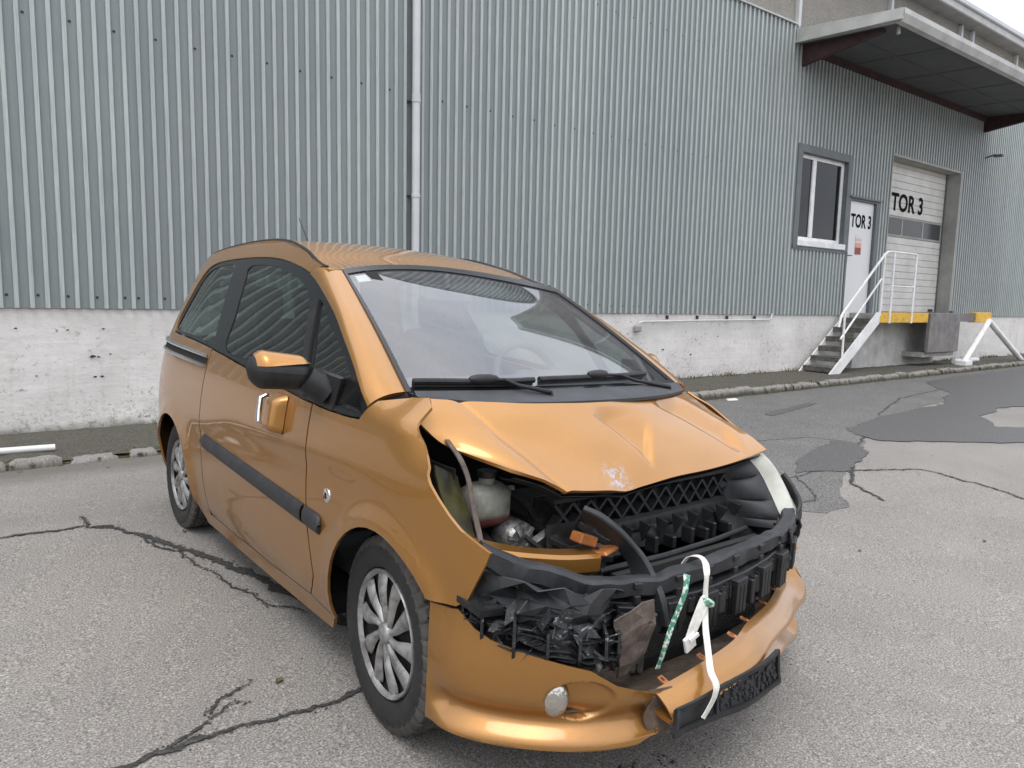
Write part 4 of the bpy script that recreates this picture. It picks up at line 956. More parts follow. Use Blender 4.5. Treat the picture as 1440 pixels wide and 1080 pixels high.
def onglass(x, y, off=.02):
    v = y/1.36+.5; lo_, hi_ = 0., 1.
    for _ in range(24):
        m_ = (lo_+hi_)/2
        if ws(m_, v).x > x: lo_ = m_
        else: hi_ = m_
    return ws((lo_+hi_)/2, v, off)
def wiper(blade, pivot, knuckle):
    wp = bpy.data.objects.new('wiper', None); COL.objects.link(wp); wp.parent = car
    mb = MB(); P_ = [onglass(*q, .022) for q in catmull(blade, 6)]; mb.tube([tuple(q) for q in P_], .011, 8)
    P2 = [onglass(*q, .010) for q in catmull(blade, 6)]
    for a, b in zip(P2[:-1], P2[1:]): mb.bar(a, b, .004, .02)
    mb.obj('wiper_blade', 'black_plastic', wp, True)
    K = onglass(*knuckle, .030)
    MB().tube([tuple(K+(P_[-1]-P_[0]).normalized()*t) for t in (-.055, -.045, -.02, .02, .045, .055)], [.008, .014, .018, .018, .014, .008], 12).obj('wiper_clip', 'black_plastic', wp, True)
    pv = Vector(pivot); mid = (K+pv)/2+Vector((0, 0, .012))
    MB().tube([tuple(K), tuple(K.lerp(mid, .6)+Vector((0, 0, .012))), tuple(mid), tuple(pv+Vector((0, 0, .02))), tuple(pv)], [.006, .006, .007, .009, .013], 8).obj('wiper_arm', 'black_plastic', wp, True)
wiper([(-.145, -.655), (-.10, -.45), (-.08, -.3), (-.075, -.20)], (.0, -.17, 1.015), (-.095, -.41))
wiper([(-.075, -.175), (-.075, .02), (-.09, .25), (-.125, .46)], (-.06, .56, 1.01), (-.085, .13))
# windscreen furniture: sticker, mirror, sensor
MB().grid(lambda u, v: ws(.87+.065*u, .045+.06*v, -.004), 4, 4, thick=.001).obj('sticker', 'white_plastic', wsc)
mb = MB(); q = ws(.90, .125, -.012); mb.obox(q, (.036, 0, -.02), (0, .030, 0), (.008, 0, .012), bev=.004); mb.tube([ws(.97, .09, -.01), ws(.93, .095, -.03), tuple(q)], .004, 6); mb.obj('toll_sensor', 'void', wsc)
q = ws(.86, .47, -.05); mb = MB(); mb.obox(q+Vector((-.03, .02, -.02)), (.012, 0, .004), (.01, .115, 0), (-.010, 0, .036), bev=.010); mb.tube([ws(.95, .5, -.01), tuple(q)], .012, 8); mb.obj('rear_view_mirror', 'trim_in', car, True)

# ---- hood: buckled sheet lifted off the near fender
HR = [ # rear row to front row, near edge to far edge
 [(-.040, -.715, 1.018), (.005, -.55, 1.012), (.055, -.35, 1.005), (.077, -.15, 1.000), (.070, .05, .996), (.035, .25, .997), (-.020, .45, 1.0), (-.090, .62, 1.003), (-.165, .745, 1.004)],
 [(-.006, -.745, .996), (.050, -.55, .975), (.10, -.36, .966), (.125, -.15, .958), (.12, .05, .955), (.09, .25, .958), (.05, .45, .960), (.0, .63, .955), (-.06, .765, .952)],
 [(.051, -.712, .935), (.110, -.545, .925), (.165, -.37, .895), (.19, -.16, .90), (.19, .04, .893), (.17, .24, .905), (.14, .44, .905), (.10, .64, .902), (.05, .785, .893)],
 [(.112, -.650, .885), (.195, -.53, .876), (.240, -.385, .835), (.255, -.17, .828), (.25, .03, .833), (.235, .23, .838), (.215, .43, .845), (.19, .63, .850), (.165, .80, .848)],
 [(.254, -.545, .838), (.292, -.462, .812), (.322, -.385, .780), (.328, -.20, .760), (.312, -.03, .751), (.304, .17, .762), (.29, .40, .764), (.28, .60, .775), (.268, .80, .796)]]
HRa = [[np.array(p) for p in r] for r in HR]
def cr1(P, t):
    n = len(P)-1; k = min(int(t*n), n-1); s = t*n-k; p1, p2 = P[k], P[k+1]; p0 = P[k-1] if k else 2*p1-p2; p3 = P[k+2] if k+2 <= n else 2*p2-p1
    return .5*((2*p1)+(-p0+p2)*s+(2*p0-5*p1+4*p2-p3)*s*s+(-p0+3*p1-3*p2+p3)*s**3)
def hood(u, v):
    p = cr1([cr1(r, v) for r in HRa], u); x, y, z = p
    # long press line from the near rear corner to the kink in the front edge
    def line(px, py, qx, qy, h, w, t0=0, t1=1):
        dx, dy = qx-px, qy-py; L = math.hypot(dx, dy); t = ((x-px)*dx+(y-py)*dy)/L/L; d = ((x-px)*dy-(y-py)*dx)/L
        env = sstep(t0-.12, t0+.12, t)*sstep(t1+.10, t1-.10, t)
        return h*env, d
    e_, d = line(-.06, -.60, .34, -.375, .006, .02, -.2, 1.3); z += -e_*math.exp(-(d/.010)**2)+.5*e_*sstep(.012, .03, d if d > 0 else 0)
    # two sharp folds
    ue = sstep(.03, .22, u); e_, d = line(.115, -.095, .275, .06, .036, .05, .13, .97); tt = max(0, min(1, (x-.115)/.16)); lw = .012+.050*math.sin(math.pi*min(1, tt*1.05))**.8
    z -= ue*e_*sstep(0, -lw, d)*sstep(-.24, -lw, d)
    e_, d = line(.03, .27, .27, .62, .042, .05, .14, 1.0); z -= ue*e_*sstep(0, -.075, d)*sstep(-.24, -.09, d)*sstep(.80, .70, y)
    # dented nose
    d = math.hypot((x-.30)*1.2, y+.12); z += -.010*math.exp(-(d/.06)**2)
    z += .0016*noise.noise(Vector((x*7, y*6, 0)))*(1-.5*u)
    return (x, y, z)
hd_ = MB().grid(hood, 90, 150, thick=.010).obj('hood', 'hood', car, True, 60)
# folded-under lip and inner frame of the hood
MB().grid(lambda u, v: (lambda a, b: (a[0]-.05*u-.006, a[1], a[2]-.012-.016*math.sin(u*2.2)))(hood(1-.02*u, .02+.96*v), 0), 4, 60, thick=.002).obj('hood_inner_frame', 'bay', hd_, True)

# ---- front bumper skin
PL = [(.28, -.823), (.38, -.812), (.47, -.765), (.56, -.685), (.64, -.585), (.69, -.48), (.715, -.38)]
TOPZ = [(-.823, .520), (-.812, .530), (-.79, .492), (-.765, .472), (-.70, .447), (-.62, .425), (-.57, .412), (-.50, .366), (-.38, .325)]
BOTZ = .195
PLc = [np.array(p) for p in catmull(PL, 8)]
def pl_at(t):
    k = t*(len(PLc)-1); i = min(int(k), len(PLc)-2); s = k-i; p = PLc[i]*(1-s)+PLc[i+1]*s; d = PLc[i+1]-PLc[i]; return p, d/np.linalg.norm(d)
def bump_sec(f, z):
    """outward offset of the skin by height: a soft shelf and a splitter lip that kicks out"""
    return -.012*sstep(.36, .52, z)-.030*math.exp(-((z-.265)/.035)**2)+.012*sstep(.255, .215, z)-.02*sstep(.205, .19, z)
FOGC = .615
def bumper(u, v):
    p, d = pl_at(u); top = float(np.interp(p[1], [a for a, _ in TOPZ], [b for _, b in TOPZ])); bot = BOTZ+.02*sstep(.85, 1, u)+.004*math.sin(u*9)
    if p[0] < .38: bot = BOTZ
    z = bot+(top-bot)*v; n = np.array([-d[1], d[0]]); n = n if n[0]*1+0 > -1 else n
    n = np.array([-(-d[1]), 0]) if False else np.array([-d[1], d[0]])
    if n[1] > 0 and p[1] < 0: n = -n
    o_ = bump_sec(u, z)*sstep(0, .12, u)
    # recess round the fog lamp
    df = math.hypot((u-FOGC-.055)/.125, (z-.325)/.056); o_ -= .034*sstep(1.08, .90, df)*(.35+.65*sstep(.80, .55, u))
    # splitter kick grows near the wheel opening
    return (p[0]+n[0]*o_, p[1]+n[1]*o_, z)
bp_ = MB().grid(lambda v, u: bumper(u, v), 60, 120, thick=-.005, flip=True).obj('front_bumper', 'paint', car, True, 50)
bq = lambda u, z: bumper(u, (z-BOTZ)/(.44-BOTZ))
# fog lamp in its recess
pF, dF = pl_at(FOGC-.04); nF = np.array([-dF[1], dF[0]]); nF = -nF if nF[1] > 0 else nF
c = Vector((pF[0], pF[1], .325))+Vector((nF[0], nF[1], 0))*-.022; ax_ = Vector((dF[0], dF[1], 0))*.036; az_ = Vector((0, 0, .047)); an_ = Vector((nF[0], nF[1], 0))
mb = MB(); V, F = [], []
for r_, h_ in ((1.0, 0), (.97, .006), (.8, .012), (.5, .017), (.2, .019)):
    for k in range(24): a = 2*math.pi*k/24; V.append(c+ax_*r_*math.cos(a)+az_*r_*math.sin(a)+an_*h_)
V.append(c+an_*.02)
for i in range(4):
    for k in range(24): F.append((i*24+k, i*24+(k+1) % 24, (i+1)*24+(k+1) % 24, (i+1)*24+k))
F += [(96+k, 96+(k+1) % 24, 120) for k in range(24)]
mb.add(V, F); mb.obj('fog_lamp', 'fog', bp_, True, 60)
# broken-off centre section hanging lower, with the number plate holder
PC = [(.735, -.385, .325), (.745, -.20, .350), (.725, .0, .360), (.675, .16, .362), (.60, .40, .340), (.53, .58, .330), (.475, .72, .325), (.44, .79, .350), (.425, .81, .375)]
PCc = [Vector(p) for p in catmull(PC, 10)]
def centre(u, v):
    k = v*(len(PCc)-1); i = min(int(k), len(PCc)-2); s_ = k-i; p = PCc[i].lerp(PCc[i+1], s_); t = v
    prof = [(-.035, .004), (-.012, .0), (.018, -.016), (.042, -.036), (.048, -.046), (.018, -.052), (-.020, -.085), (-.010, -.125), (.035, -.150), (.025, -.168)]
    k2 = u*(len(prof)-1); j = min(int(k2), len(prof)-2); w_ = k2-j; a = prof[j][0]*(1-w_)+prof[j+1][0]*w_; b = prof[j][1]*(1-w_)+prof[j+1][1]*w_
    d = (PCc[min(i+1, len(PCc)-1)]-PCc[max(i-1, 0)]).normalized(); n = Vector((d.y, -d.x, 0)); grow = 1+.45*sstep(.5, .8, t)
    if n.x < 0: n = -n
    if b < -.05: b = -.05+(b+.05)*sstep(-.05, .55, t)
    return p+n*a*(1+.3*sstep(.6, .9, t))+Vector((0, 0, b*grow))
cb = MB().grid(centre, 42, 90, thick=.005, flip=True).obj('bumper_centre', 'paint', car, True, 40, label='broken centre of the bumper hanging low')
# bent tabs along its upper edge
for v_ in (.03, .145, .27, .38, .50, .62):
    q = Vector(centre(0, v_)); q2 = Vector(centre(0, v_+.01)); d = (q2-q).normalized(); n = Vector((-d.y, d.x, 0)); n = -n if n.x > 0 else n
    mb = MB(); w_ = .018
    mb.add([q, q+d*w_, q+d*w_+n*.028+Vector((0, 0, .006)), q+n*.028+Vector((0, 0, .006)), q+d*.005+n*.008+Vector((0, 0, .002)), q+d*(w_-.005)+n*.008+Vector((0, 0, .002)), q+d*(w_-.005)+n*.022+Vector((0, 0, .005)), q+d*.005+n*.022+Vector((0, 0, .005))],
           [(0, 1, 5, 4), (1, 2, 6, 5), (2, 3, 7, 6), (3, 0, 4, 7)]); mb.add([tuple(Vector(a)-Vector((0, 0, .004))) for a in mb.v], [tuple(reversed(f)) for f in mb.f]); mb.obj('mounting_tab', 'inner_paint', cb)
# jagged torn edge between the two pieces
mb = MB(); rr = random.Random(3)
for k in range(16):
    z = .20+.13*k/15; q = Vector(bumper(1, (z-.2)/.13*.98)); s_ = rr.uniform(.006, .02)
    mb.add([q, q+Vector((0, 0, .011)), q+Vector((rr.uniform(-.005, .008), s_, .005))], [(0, 1, 2), (2, 1, 0)])
mb.obj('torn_edge', 'inner_paint', bp_, kind='stuff')
MB().grid(lambda u, v: (.700+.02*v+.006*math.sin(9*u), -.40+.07*v+.01*math.sin(7*u), .335-.125*u), 10, 6, thick=.004).obj('torn_flap', 'dusty', car, True)
# number plate holder: black, warped
def holder(u, v):
    a = Vector((.780, -.388, .316)); b = Vector((.758, .134, .330)); p = a.lerp(b, v)+Vector((.016*math.sin(math.pi*v), 0, .004*math.sin(6*v)))
    return p+Vector((.018*u+.004*math.sin(9*v+3*u), -.03*u*(1-v), -(.050+.042*v)*u))
hl = MB().grid(holder, 10, 40, thick=.006, flip=True).obj('plate_holder', 'black_plastic', cb, True)
mb = MB()
for u0, v0, u1, v1, wd in ((.02, 0, .02, 1, .012), (.98, 0, .98, 1, .014), (0, .01, 1, .01, .012), (0, .99, 1, .99, .012), (0, .33, 1, .33, .010)):
    P_ = [Vector(holder(u0+(u1-u0)*k/10, v0+(v1-v0)*k/10))+Vector((.005, -.001, 0)) for k in range(11)]
    for a, b in zip(P_[:-1], P_[1:]): mb.bar(a, b, .008, wd, up=(.0, 0, 1) if abs(v1-v0) > .5 else (0, 1, 0))
mb.obj('holder_frame', 'black_plastic', hl)
mb = MB()
for k in range(90):
    u, v = rr.uniform(.15, .85), rr.uniform(.36, .96); q = Vector(holder(u, v)); s_ = rr.uniform(.002, .006)
    mb.obox(q+Vector((.003, 0, 0)), (.003, 0, 0), (0, s_, 0), (0, 0, rr.uniform(.003, .009)))
mb.obj('adhesive_residue', 'grey_plastic', hl, kind='stuff')
# dirty tray behind the skin
def tray(u, v):
    y = -.60+1.38*v; xf = float(np.interp(y, [-.75, -.5, -.38, -.2, 0, .2, .4, .6, .8], [.50, .66, .70, .72, .70, .65, .57, .48, .38]))-.02
    x = .30+(xf-.30)*u; return (x, y, .190+.085*u**2+.010*noise.noise(Vector((x*9, y*6, 0))))
MB().grid(tray, 16, 50, thick=.006).obj('undertray', 'dusty', car, True)

MB().grid(lambda u, v: (.02+.42*u, .70+.03*math.sin(3*u), .22+.32*v), 6, 4, thick=.01).obj('side_duct', 'black_plastic', car, True)
MB().grid(lambda u, v: (.02+.40*u, -.73, .22+.42*v), 6, 4, thick=.01).obj('side_duct', 'black_plastic', car, True)
# ---- the torn open engine bay
def crumple(name, fn, nu, nv, mat, amp, freq, seed, parent=car, thick=.006, flip=False, **kw):
    def g_(u, v):
        q = Vector(fn(u, v)); s_ = Vector((q.x*freq, q.y*freq, q.z*freq+seed))
        e_ = min(1, 6*min(v, 1-v)+.25)
        return q+Vector((noise.noise(s_), noise.noise(s_+Vector((9, 2, 5))), noise.noise(s_+Vector((3, 8, 1)))))*amp+Vector((abs(noise.noise(s_*2.7))*amp*.8, 0, 0))
    return MB().grid(g_, nu, nv, thick=thick, flip=flip).obj(name, mat, parent, True, 28, **kw)
def curve3(P, n=8): return [Vector(p) for p in catmull(P, n)]
def sweep(name, P, prof, mat, parent=car, up=(0, 0, 1), amp=0, seed=0, n=8, smooth=True, **kw):
    """sweep a closed profile [(out, up)] along a curve; out is horizontal, away from the bay"""
    C_ = curve3(P, n); V, F = [], []; k = len(prof)
    for i, p in enumerate(C_):
        d = (C_[min(i+1, len(C_)-1)]-C_[max(i-1, 0)]).normalized(); o_ = d.cross(Vector(up)).normalized(); uu = o_.cross(d)
        for (a, b) in prof:
            q = p+o_*a+uu*b
            if amp: s_ = q*14+Vector((seed, 0, 0)); q = q+Vector((noise.noise(s_), noise.noise(s_+Vector((4, 4, 0))), noise.noise(s_+Vector((0, 7, 7)))))*amp
            V.append(q)
    for i in range(len(C_)-1):
        for j in range(k): F.append((i*k+j, i*k+(j+1) % k, (i+1)*k+(j+1) % k, (i+1)*k+j))
    F += [tuple(range(k))[::-1], tuple((len(C_)-1)*k+j for j in range(k))]
    return MB().add(V, F).obj(name, mat, parent, smooth, 35, **kw)
def box_prof(w, h, b=.008):
    return [(-w+b, -h), (w-b, -h), (w, -h+b), (w, h-b), (w-b, h), (-w+b, h), (-w, h-b), (-w, -h+b)]
# bumper beam: dark plastic carrier bowed right across the front
BEAM = [(.40, -.765, .690), (.432, -.70, .650), (.470, -.595, .611), (.512, -.445, .562), (.535, -.25, .535), (.540, -.05, .530), (.530, .12, .530), (.515, .32, .533), (.50, .50, .540), (.475, .62, .545), (.42, .75, .560), (.36, .82, .575)]
bm = sweep('bumper_beam', BEAM, box_prof(.026, .029, .009), 'grey_plastic', amp=.009, seed=3)
mb = MB()
BC = curve3(BEAM, 8)
for i in range(30, 80, 7):
    p = BC[i]; d = (BC[i+1]-BC[i-1]).normalized(); mb.obox(p+Vector((.004, 0, .012)), d*.016, Vector((d.y, -d.x, 0))*.030, (0, 0, .010), bev=.003)
    mb.obox(p+Vector((.0, 0, -.03)), d*.012, Vector((d.y, -d.x, 0))*.034, (0, 0, .014), bev=.003)
mb.obj('beam_clips', 'black_plastic', bm, kind='stuff')
# snapped diagonal strut
ds = sweep('broken_strut', [(.35, -.335, .715), (.39, -.30, .695), (.43, -.258, .655), (.46, -.216, .60), (.50, -.207, .545), (.555, -.215, .49), (.57, -.209, .42)], box_prof(.010, .036, .004), 'grey_plastic', up=(1, 0, .4), amp=.006, seed=8, label='snapped grey diagonal strut')
# upper cross member with lattice ribs
uc = MB()
def ucx(y): return .215-.05*abs(y)**1.5
def ucz(y): return .720-.02*(y < -.2)
uc.grid(lambda u, v: (ucx(-.35+1.12*v)-.06, -.35+1.12*v, .60+.118*u), 2, 20, thick=.008, flip=True)
ucm = uc.obj('upper_cross_member', 'black_plastic', car)
mb = MB(); ysn = np.linspace(-.33, .76, 15)
for a, b in zip(ysn[:-1], ysn[1:]):
    mb.bar((ucx(a), a, .625), (ucx(b), b, .705), .010, .040, up=(1, 0, 0)).bar((ucx(a), a, .705), (ucx(b), b, .625), .010, .040, up=(1, 0, 0))
mb.bar((ucx(-.34), -.34, .718), (ucx(.2), .2, .725), .05, .014).bar((ucx(.2), .2, .725), (ucx(.77), .77, .722), .05, .014)
mb.bar((ucx(-.34), -.34, .612), (ucx(.77), .77, .612), .05, .014)
mb.obj('lattice', 'grey_plastic', ucm, kind='stuff')
lp = MB().grid(lambda u, v: (.205+.03*u+.012*math.sin(v*30)*(u > .4), -.30+1.0*v, .605-.105*u), 8, 70, thick=.01).obj('radiator_shroud', 'black_plastic', car, True)
mb = MB()
for y in np.linspace(-.2, .62, 10): mb.prism([(.235, y, .60), (.285, y, .595), (.25, y, .53)], (0, .012, 0))
mb.obj('shroud_ribs', 'grey_plastic', lp, kind='stuff')
mb = MB()
for y, w_ in ((.13, .05), (.33, .045), (.47, .05)): mb.box((.26, y-w_, .50), (.31, y-w_+.02, .56), bev=.004).box((.26, y+w_, .50), (.31, y+w_+.02, .545), bev=.004)
mb.obj('shroud_clips', 'black_plastic', lp, kind='stuff')
MB().tube([(.33, -.22, .505), (.335, .1, .50), (.33, .40, .505), (.32, .62, .515)], .010, 8).obj('coolant_pipe', 'grey_plastic', car, True)
# radiator and condenser with fins
rd = MB().box((.335, -.17, .215), (.365, .66, .49)).obj('radiator', 'fins', car)
cdn = MB().box((.445, -.15, .20), (.46, .50, .405)).obj('condenser', 'fins', car)
mb = MB()
for k in range(26): z = .205+.0078*k; mb.box((.46, -.14, z), (.4655, .49, z+.0034))
M['fin_grey'] = simple('fin_metal', (.10, .10, .10), .5, .3, .2, 20).m
mb.obj('fin_rows', 'fin_grey', cdn, kind='stuff')
MB().tube([(.475, -.165, .22), (.475, -.165, .40)], .013, 10).obj('receiver_tube', 'alloy', cdn, True)
mb = MB()
for k in range(5): mb.lathe([(0, 0), (.016, .004), (.018, .014), (.012, .022), (0, .024)], 10, 'x', (.475, -.215+.01*(k % 2), .25+.03*k))
mb.obj('pipe_fittings', 'alloy', cdn, True, kind='stuff')
# foam and plastic absorber under the beam: stepped teeth
ab = bpy.data.objects.new('absorber', None); COL.objects.link(ab); ab.parent = car
AB = curve3([(.470, -.47, .515), (.525, -.30, .480), (.545, -.10, .468), (.545, .08, .466), (.53, .28, .472), (.505, .46, .482), (.465, .62, .492), (.40, .76, .515)], 10)
sweep('absorber_bar', [tuple(p) for p in AB[::10]], box_prof(.030, .022, .004), 'black_plastic', parent=ab, amp=.003)
mb0 = None; ra = random.Random(11); me_t = []
for (w_, h_) in ((.017, .030), (.013, .050), (.020, .036)):
    m_ = MB().box((-.034, -w_, -h_), (.034, w_, .02), bev=.004); m_.box((.02, -w_*.5, .02), (.034, w_*.5, .026)); me_t.append(m_)
tb_ = [m_.obj('tooth', 'black_plastic', ab) for m_ in me_t]
for o_ in tb_[1:]: pass
k = 0
for i in range(2, len(AB)-2, 2):
    p = AB[i]; d = (AB[i+1]-AB[i-1]).normalized(); j = ra.choice([0, 1, 2, 0]); big = (i//8) % 2
    o_ = tb_[k] if k < 3 else bpy.data.objects.new('tooth', tb_[j].data)
    if k >= 3: COL.objects.link(o_); o_.parent = ab
    o_.location = p+Vector((.012*big, 0, -.012-.022*big+ra.uniform(-.004, .004))); o_.rotation_euler = (ra.uniform(-.05, .05), ra.uniform(-.06, .06), math.atan2(d.y, d.x)-math.pi/2+ra.uniform(-.05, .05)); o_.scale = (1, ra.uniform(.8, 1.15), 1.0+.25*big); k += 1
for k_, i in enumerate(range(8, len(AB)-6, 9)):
    p = AB[i]; d = (AB[i+1]-AB[i-1]).normalized(); o_ = Vector((d.y, -d.x, 0)); h_ = ra.uniform(.040, .058)
    m_ = MB(); m_.obox(p+o_*.022+Vector((0, 0, .006)), o_*.034, d*.034, (0, 0, .012), bev=.003)
    for q_ in (-1, 0, 1): m_.obox(p+o_*.046+d*q_*.0235+Vector((0, 0, .006-h_)), o_*.009, d*.0095, (0, 0, h_), bev=.002)
    m_.obox(p+o_*.030+Vector((0, 0, -h_*1.2)), o_*.006, d*.033, (0, 0, h_*.8)); m_.obj('tooth_block', 'black_plastic', ab)
# far end block of the absorber
crumple('end_bracket', lambda u, v: (.50-.16*v+.02*u, .60+.24*v, .56-.11*u-.02*v), 14, 16, 'black_plastic', .022, 11, 5)
crumple('end_bracket', lambda u, v: (.53-.18*v, .50+.30*v, .535-.02*v+.05*u*v), 8, 18, 'dusty', .012, 13, 15)
# mashed corner of the bumper carrier behind the near lip
CRN = [(.325, -.775), (.40, -.765), (.49, -.715), (.56, -.63), (.60, -.53), (.59, -.43), (.55, -.36)]
CRc = [Vector((a, b, 0)) for a, b in catmull(CRN, 8)]
def crn(t): k = t*(len(CRc)-1); i = min(int(k), len(CRc)-2); return CRc[i].lerp(CRc[i+1], k-i)
def cfn(z0a, z0b, z1a, z1b, off=0, bulge=0):
    def f(u, v):
        p = crn(v); n = Vector((.8, -.6, 0)); zt = z0a+(z0b-z0a)*v; zb = z1a+(z1b-z1a)*v
        z = zt+(zb-zt)*u; q_ = Vector((p.x*9, p.y*9, z*13)); pit = sstep(.02, .22, noise.noise(q_))*sstep(.12, .3, u)
        return p+n*(off+bulge*math.sin(math.pi*u)-.055*pit*(bulge != 0))+Vector((0, 0, z))
    return f
def shell_panel(name, fn, nu, nv, mat, amp, freq, seed, **kw):
    rq = random.Random(seed); J = {}
    def g_(u, v):
        k = (round(u*nu), round(v*nv))
        if k not in J: J[k] = Vector((rq.uniform(-1, 1), rq.uniform(-1, 1), rq.uniform(-1, 1)))
        u2 = min(1, max(0, u+rq.uniform(-.3, .3)/nu)) if 0 < u < 1 else u; v2 = min(1, max(0, v+rq.uniform(-.35, .35)/nv)) if 0 < v < 1 else v
        return Vector(fn(u2, v2))+J[k]*amp
    return MB().grid(g_, nu, nv, thick=.004).obj(name, mat, car, False, **kw)
shell_panel('mashed_carrier', cfn(.668, .545, .575, .475, -.016, .006), 3, 11, 'grey_plastic', .011, 9, 2, label='mashed black bumper carrier')
shell_panel('mashed_carrier', cfn(.590, .490, .530, .430, -.040, .012), 3, 13, 'scraped', .016, 9, 7)
shell_panel('mashed_carrier', cfn(.545, .430, .470, .375, -.005, .014), 3, 12, 'scraped', .014, 8, 12)
shell_panel('mashed_carrier', cfn(.478, .385, .425, .325, -.015, .010), 2, 12, 'grey_plastic', .010, 8, 17)
shell_panel('mashed_carrier', cfn(.66, .54, .43, .33, -.085, 0), 3, 8, 'bay', .010, 8, 19)
shell_panel('bent_shelf', lambda u, v: crn(.02+.93*v)+Vector((-.05+.065*u, .03-.04*u, .545-.125*v)), 2, 16, 'scraped', .007, 10, 23)
shell_panel('bent_shelf', lambda u, v: crn(.06+.9*v)+Vector((-.04+.060*u, .025-.035*u, .490-.115*v)), 2, 14, 'grey_plastic', .007, 10, 29)
shell_panel('bent_shelf', lambda u, v: crn(.10+.88*v)+Vector((-.06+.055*u, .035-.03*u, .435-.10*v)), 2, 14, 'dusty', .006, 10, 37)
shell_panel('bent_shelf', lambda u, v: Vector((.40+.12*v, -.76+.30*v, .70-.13*v))+Vector((.03*u, -.01*u, -.06*u)), 4, 10, 'grey_plastic', .010, 8, 33)
for k, (v_, l_) in enumerate(((.06, .13), (.2, .10), (.34, .12), (.47, .09), (.60, .11), (.74, .10), (.86, .10))):
    p = crn(v_)+Vector((.012, -.008, .52-.115*v_)); a = ra.uniform(-.5, .5)
    mb = MB(); mb.prism([p+Vector((-.06, .05, l_*.5)), p+Vector((.015, -.01, l_*.45+.01*a)), p+Vector((.022, -.015, -l_*.1)), p+Vector((.005, 0, -l_*.5)), p+Vector((-.06, .05, -l_*.4))], (.004, .007, 0)); mb.obj('cracked_rib', 'scraped', car)
for k in range(40):
    v_ = ra.uniform(.06, .97); p = crn(v_)+Vector((.014, -.010, ra.uniform(.50, .62)-.135*v_)); d1 = Vector((ra.gauss(0, 1), ra.gauss(0, 1), ra.gauss(0, .7))).normalized()*ra.uniform(.025, .06); d2 = Vector((ra.gauss(0, 1), ra.gauss(0, 1), ra.gauss(0, 1))).normalized()*ra.uniform(.012, .03)
    MB().prism([p-d1, p+d2*.6, p+d1*ra.uniform(.6, 1), p-d2], d1.cross(d2).normalized()*.003).obj('shard', 'scraped', car)
shell_panel('steel_bracket', lambda u, v: Vector((.600+.012*v-.03*u*u, -.435+(.125+.02*math.sin(5*u))*v+.05*u, .505-.20*u+.03*v)), 5, 3, 'rusty', .011, 12, 41, label='bent brown steel bracket')
crumple('lower_duct', lambda u, v: Vector((.52-.03*u, -.42+.24*v, .36-.085*u+.02*v)), 10, 18, 'black_plastic', .012, 12, 44)
crumple('lower_duct', lambda u, v: Vector((.47, -.20+.70*v, .245-.03*u)), 6, 30, 'black_plastic', .006, 9, 47)
MB().prism([(.47, -.80, .560), (.47, -.72, .548), (.40, -.76, .575), (.36, -.81, .575)], (.0, 0, -.018)).obj('loose_clip', 'black_plastic', car)
# fender edge flange and the bay walls seen through the headlamp hole
sweep('inner_wing', [(.10, -.67, .92), (.19, -.665, .85), (.24, -.67, .77), (.30, -.68, .68), (.36, -.70, .62)], box_prof(.003, .009, .001), 'rusty', up=(0, -1, .2), amp=.006)
crumple('inner_wing', lambda u, v: Vector((.13+.13*v, -.735+.09*u, .86-.20*v-.05*u)), 10, 16, 'bay_green', .010, 9, 51)
crumple('inner_wing', lambda u, v: Vector((-.22+.36*v, -.66+.01*u, .84-.42*u)), 10, 12, 'bay', .008, 6, 53)
crumple('inner_wing', lambda u, v: Vector((-.22+.42*v, .66-.01*u, .78-.38*u)), 10, 12, 'bay', .008, 6, 54, flip=True)
crumple('bay_floor', lambda u, v: Vector((-.27+.66*u, -.66+1.34*v, .33)), 10, 14, 'bay', .03, 5, 55)
# painted cross rail with its torn bracket
cr_ = sweep('front_rail', [(.28, -.70, .640), (.34, -.60, .618), (.37, -.45, .590), (.385, -.315, .575)], box_prof(.040, .030, .010), 'paint', n=6, label='orange painted rail with torn end plate')
MB().obox((.40, -.285, .605), (.030, .008, .008), (-.006, .034, .004), (-.006, 0, .005), bev=.003).obox((.365, -.335, .640), (.024, .0, .0), (0, .035, -.012), (0, .006, .014), bev=.003).obj('end_plate', 'inner_paint', cr_)
mb = MB()
for dx, dy in ((-.012, -.012), (.010, .012)): mb.lathe([(.007, -.001), (.004, .003), (0, .003)], 10, 'z', (.40+dx, -.285+dy, .611))
mb.obj('bolt_holes', 'void', cr_, kind='stuff')
# coolant tank, hoses, alternator, battery box
tk = MB().box((.055, -.60, .645), (.17, -.45, .775), bev=.022); tk.tube([(.11, -.52, .77), (.11, -.52, .80)], .026, 14); tk.tube([(.12, -.455, .75), (.12, -.42, .748)], .010, 8); tk.obj('coolant_tank', 'tank', car, True, 60)
MB().tube([(.11, -.52, .795), (.11, -.52, .815)], .031, 14).obj('tank_cap', 'black_plastic', car, True)
al = bpy.data.objects.new('alternator', None); COL.objects.link(al); al.parent = car
MB().lathe([(0, .05), (.045, .05), (.058, .035), (.060, -.03), (.045, -.05), (0, -.052)], 20, 'x', (.17, -.455, .610)).obj('casing', 'alloy', al, True, 40)
mb = MB()
for k in range(9): a = k*.698; mb.bar((.222, -.455+.02*math.cos(a), .610+.02*math.sin(a)), (.216, -.455+.055*math.cos(a), .610+.055*math.sin(a)), .010, .012, up=(1, 0, 0))
mb.obj('casing_ribs', 'alloy', al, kind='stuff')
MB().obox((.24, -.385, .600), (.012, .0, -.004), (-.006, .016, -.03), (.01, .028, .02), bev=.004).obj('mounting_ear', 'alloy', al)
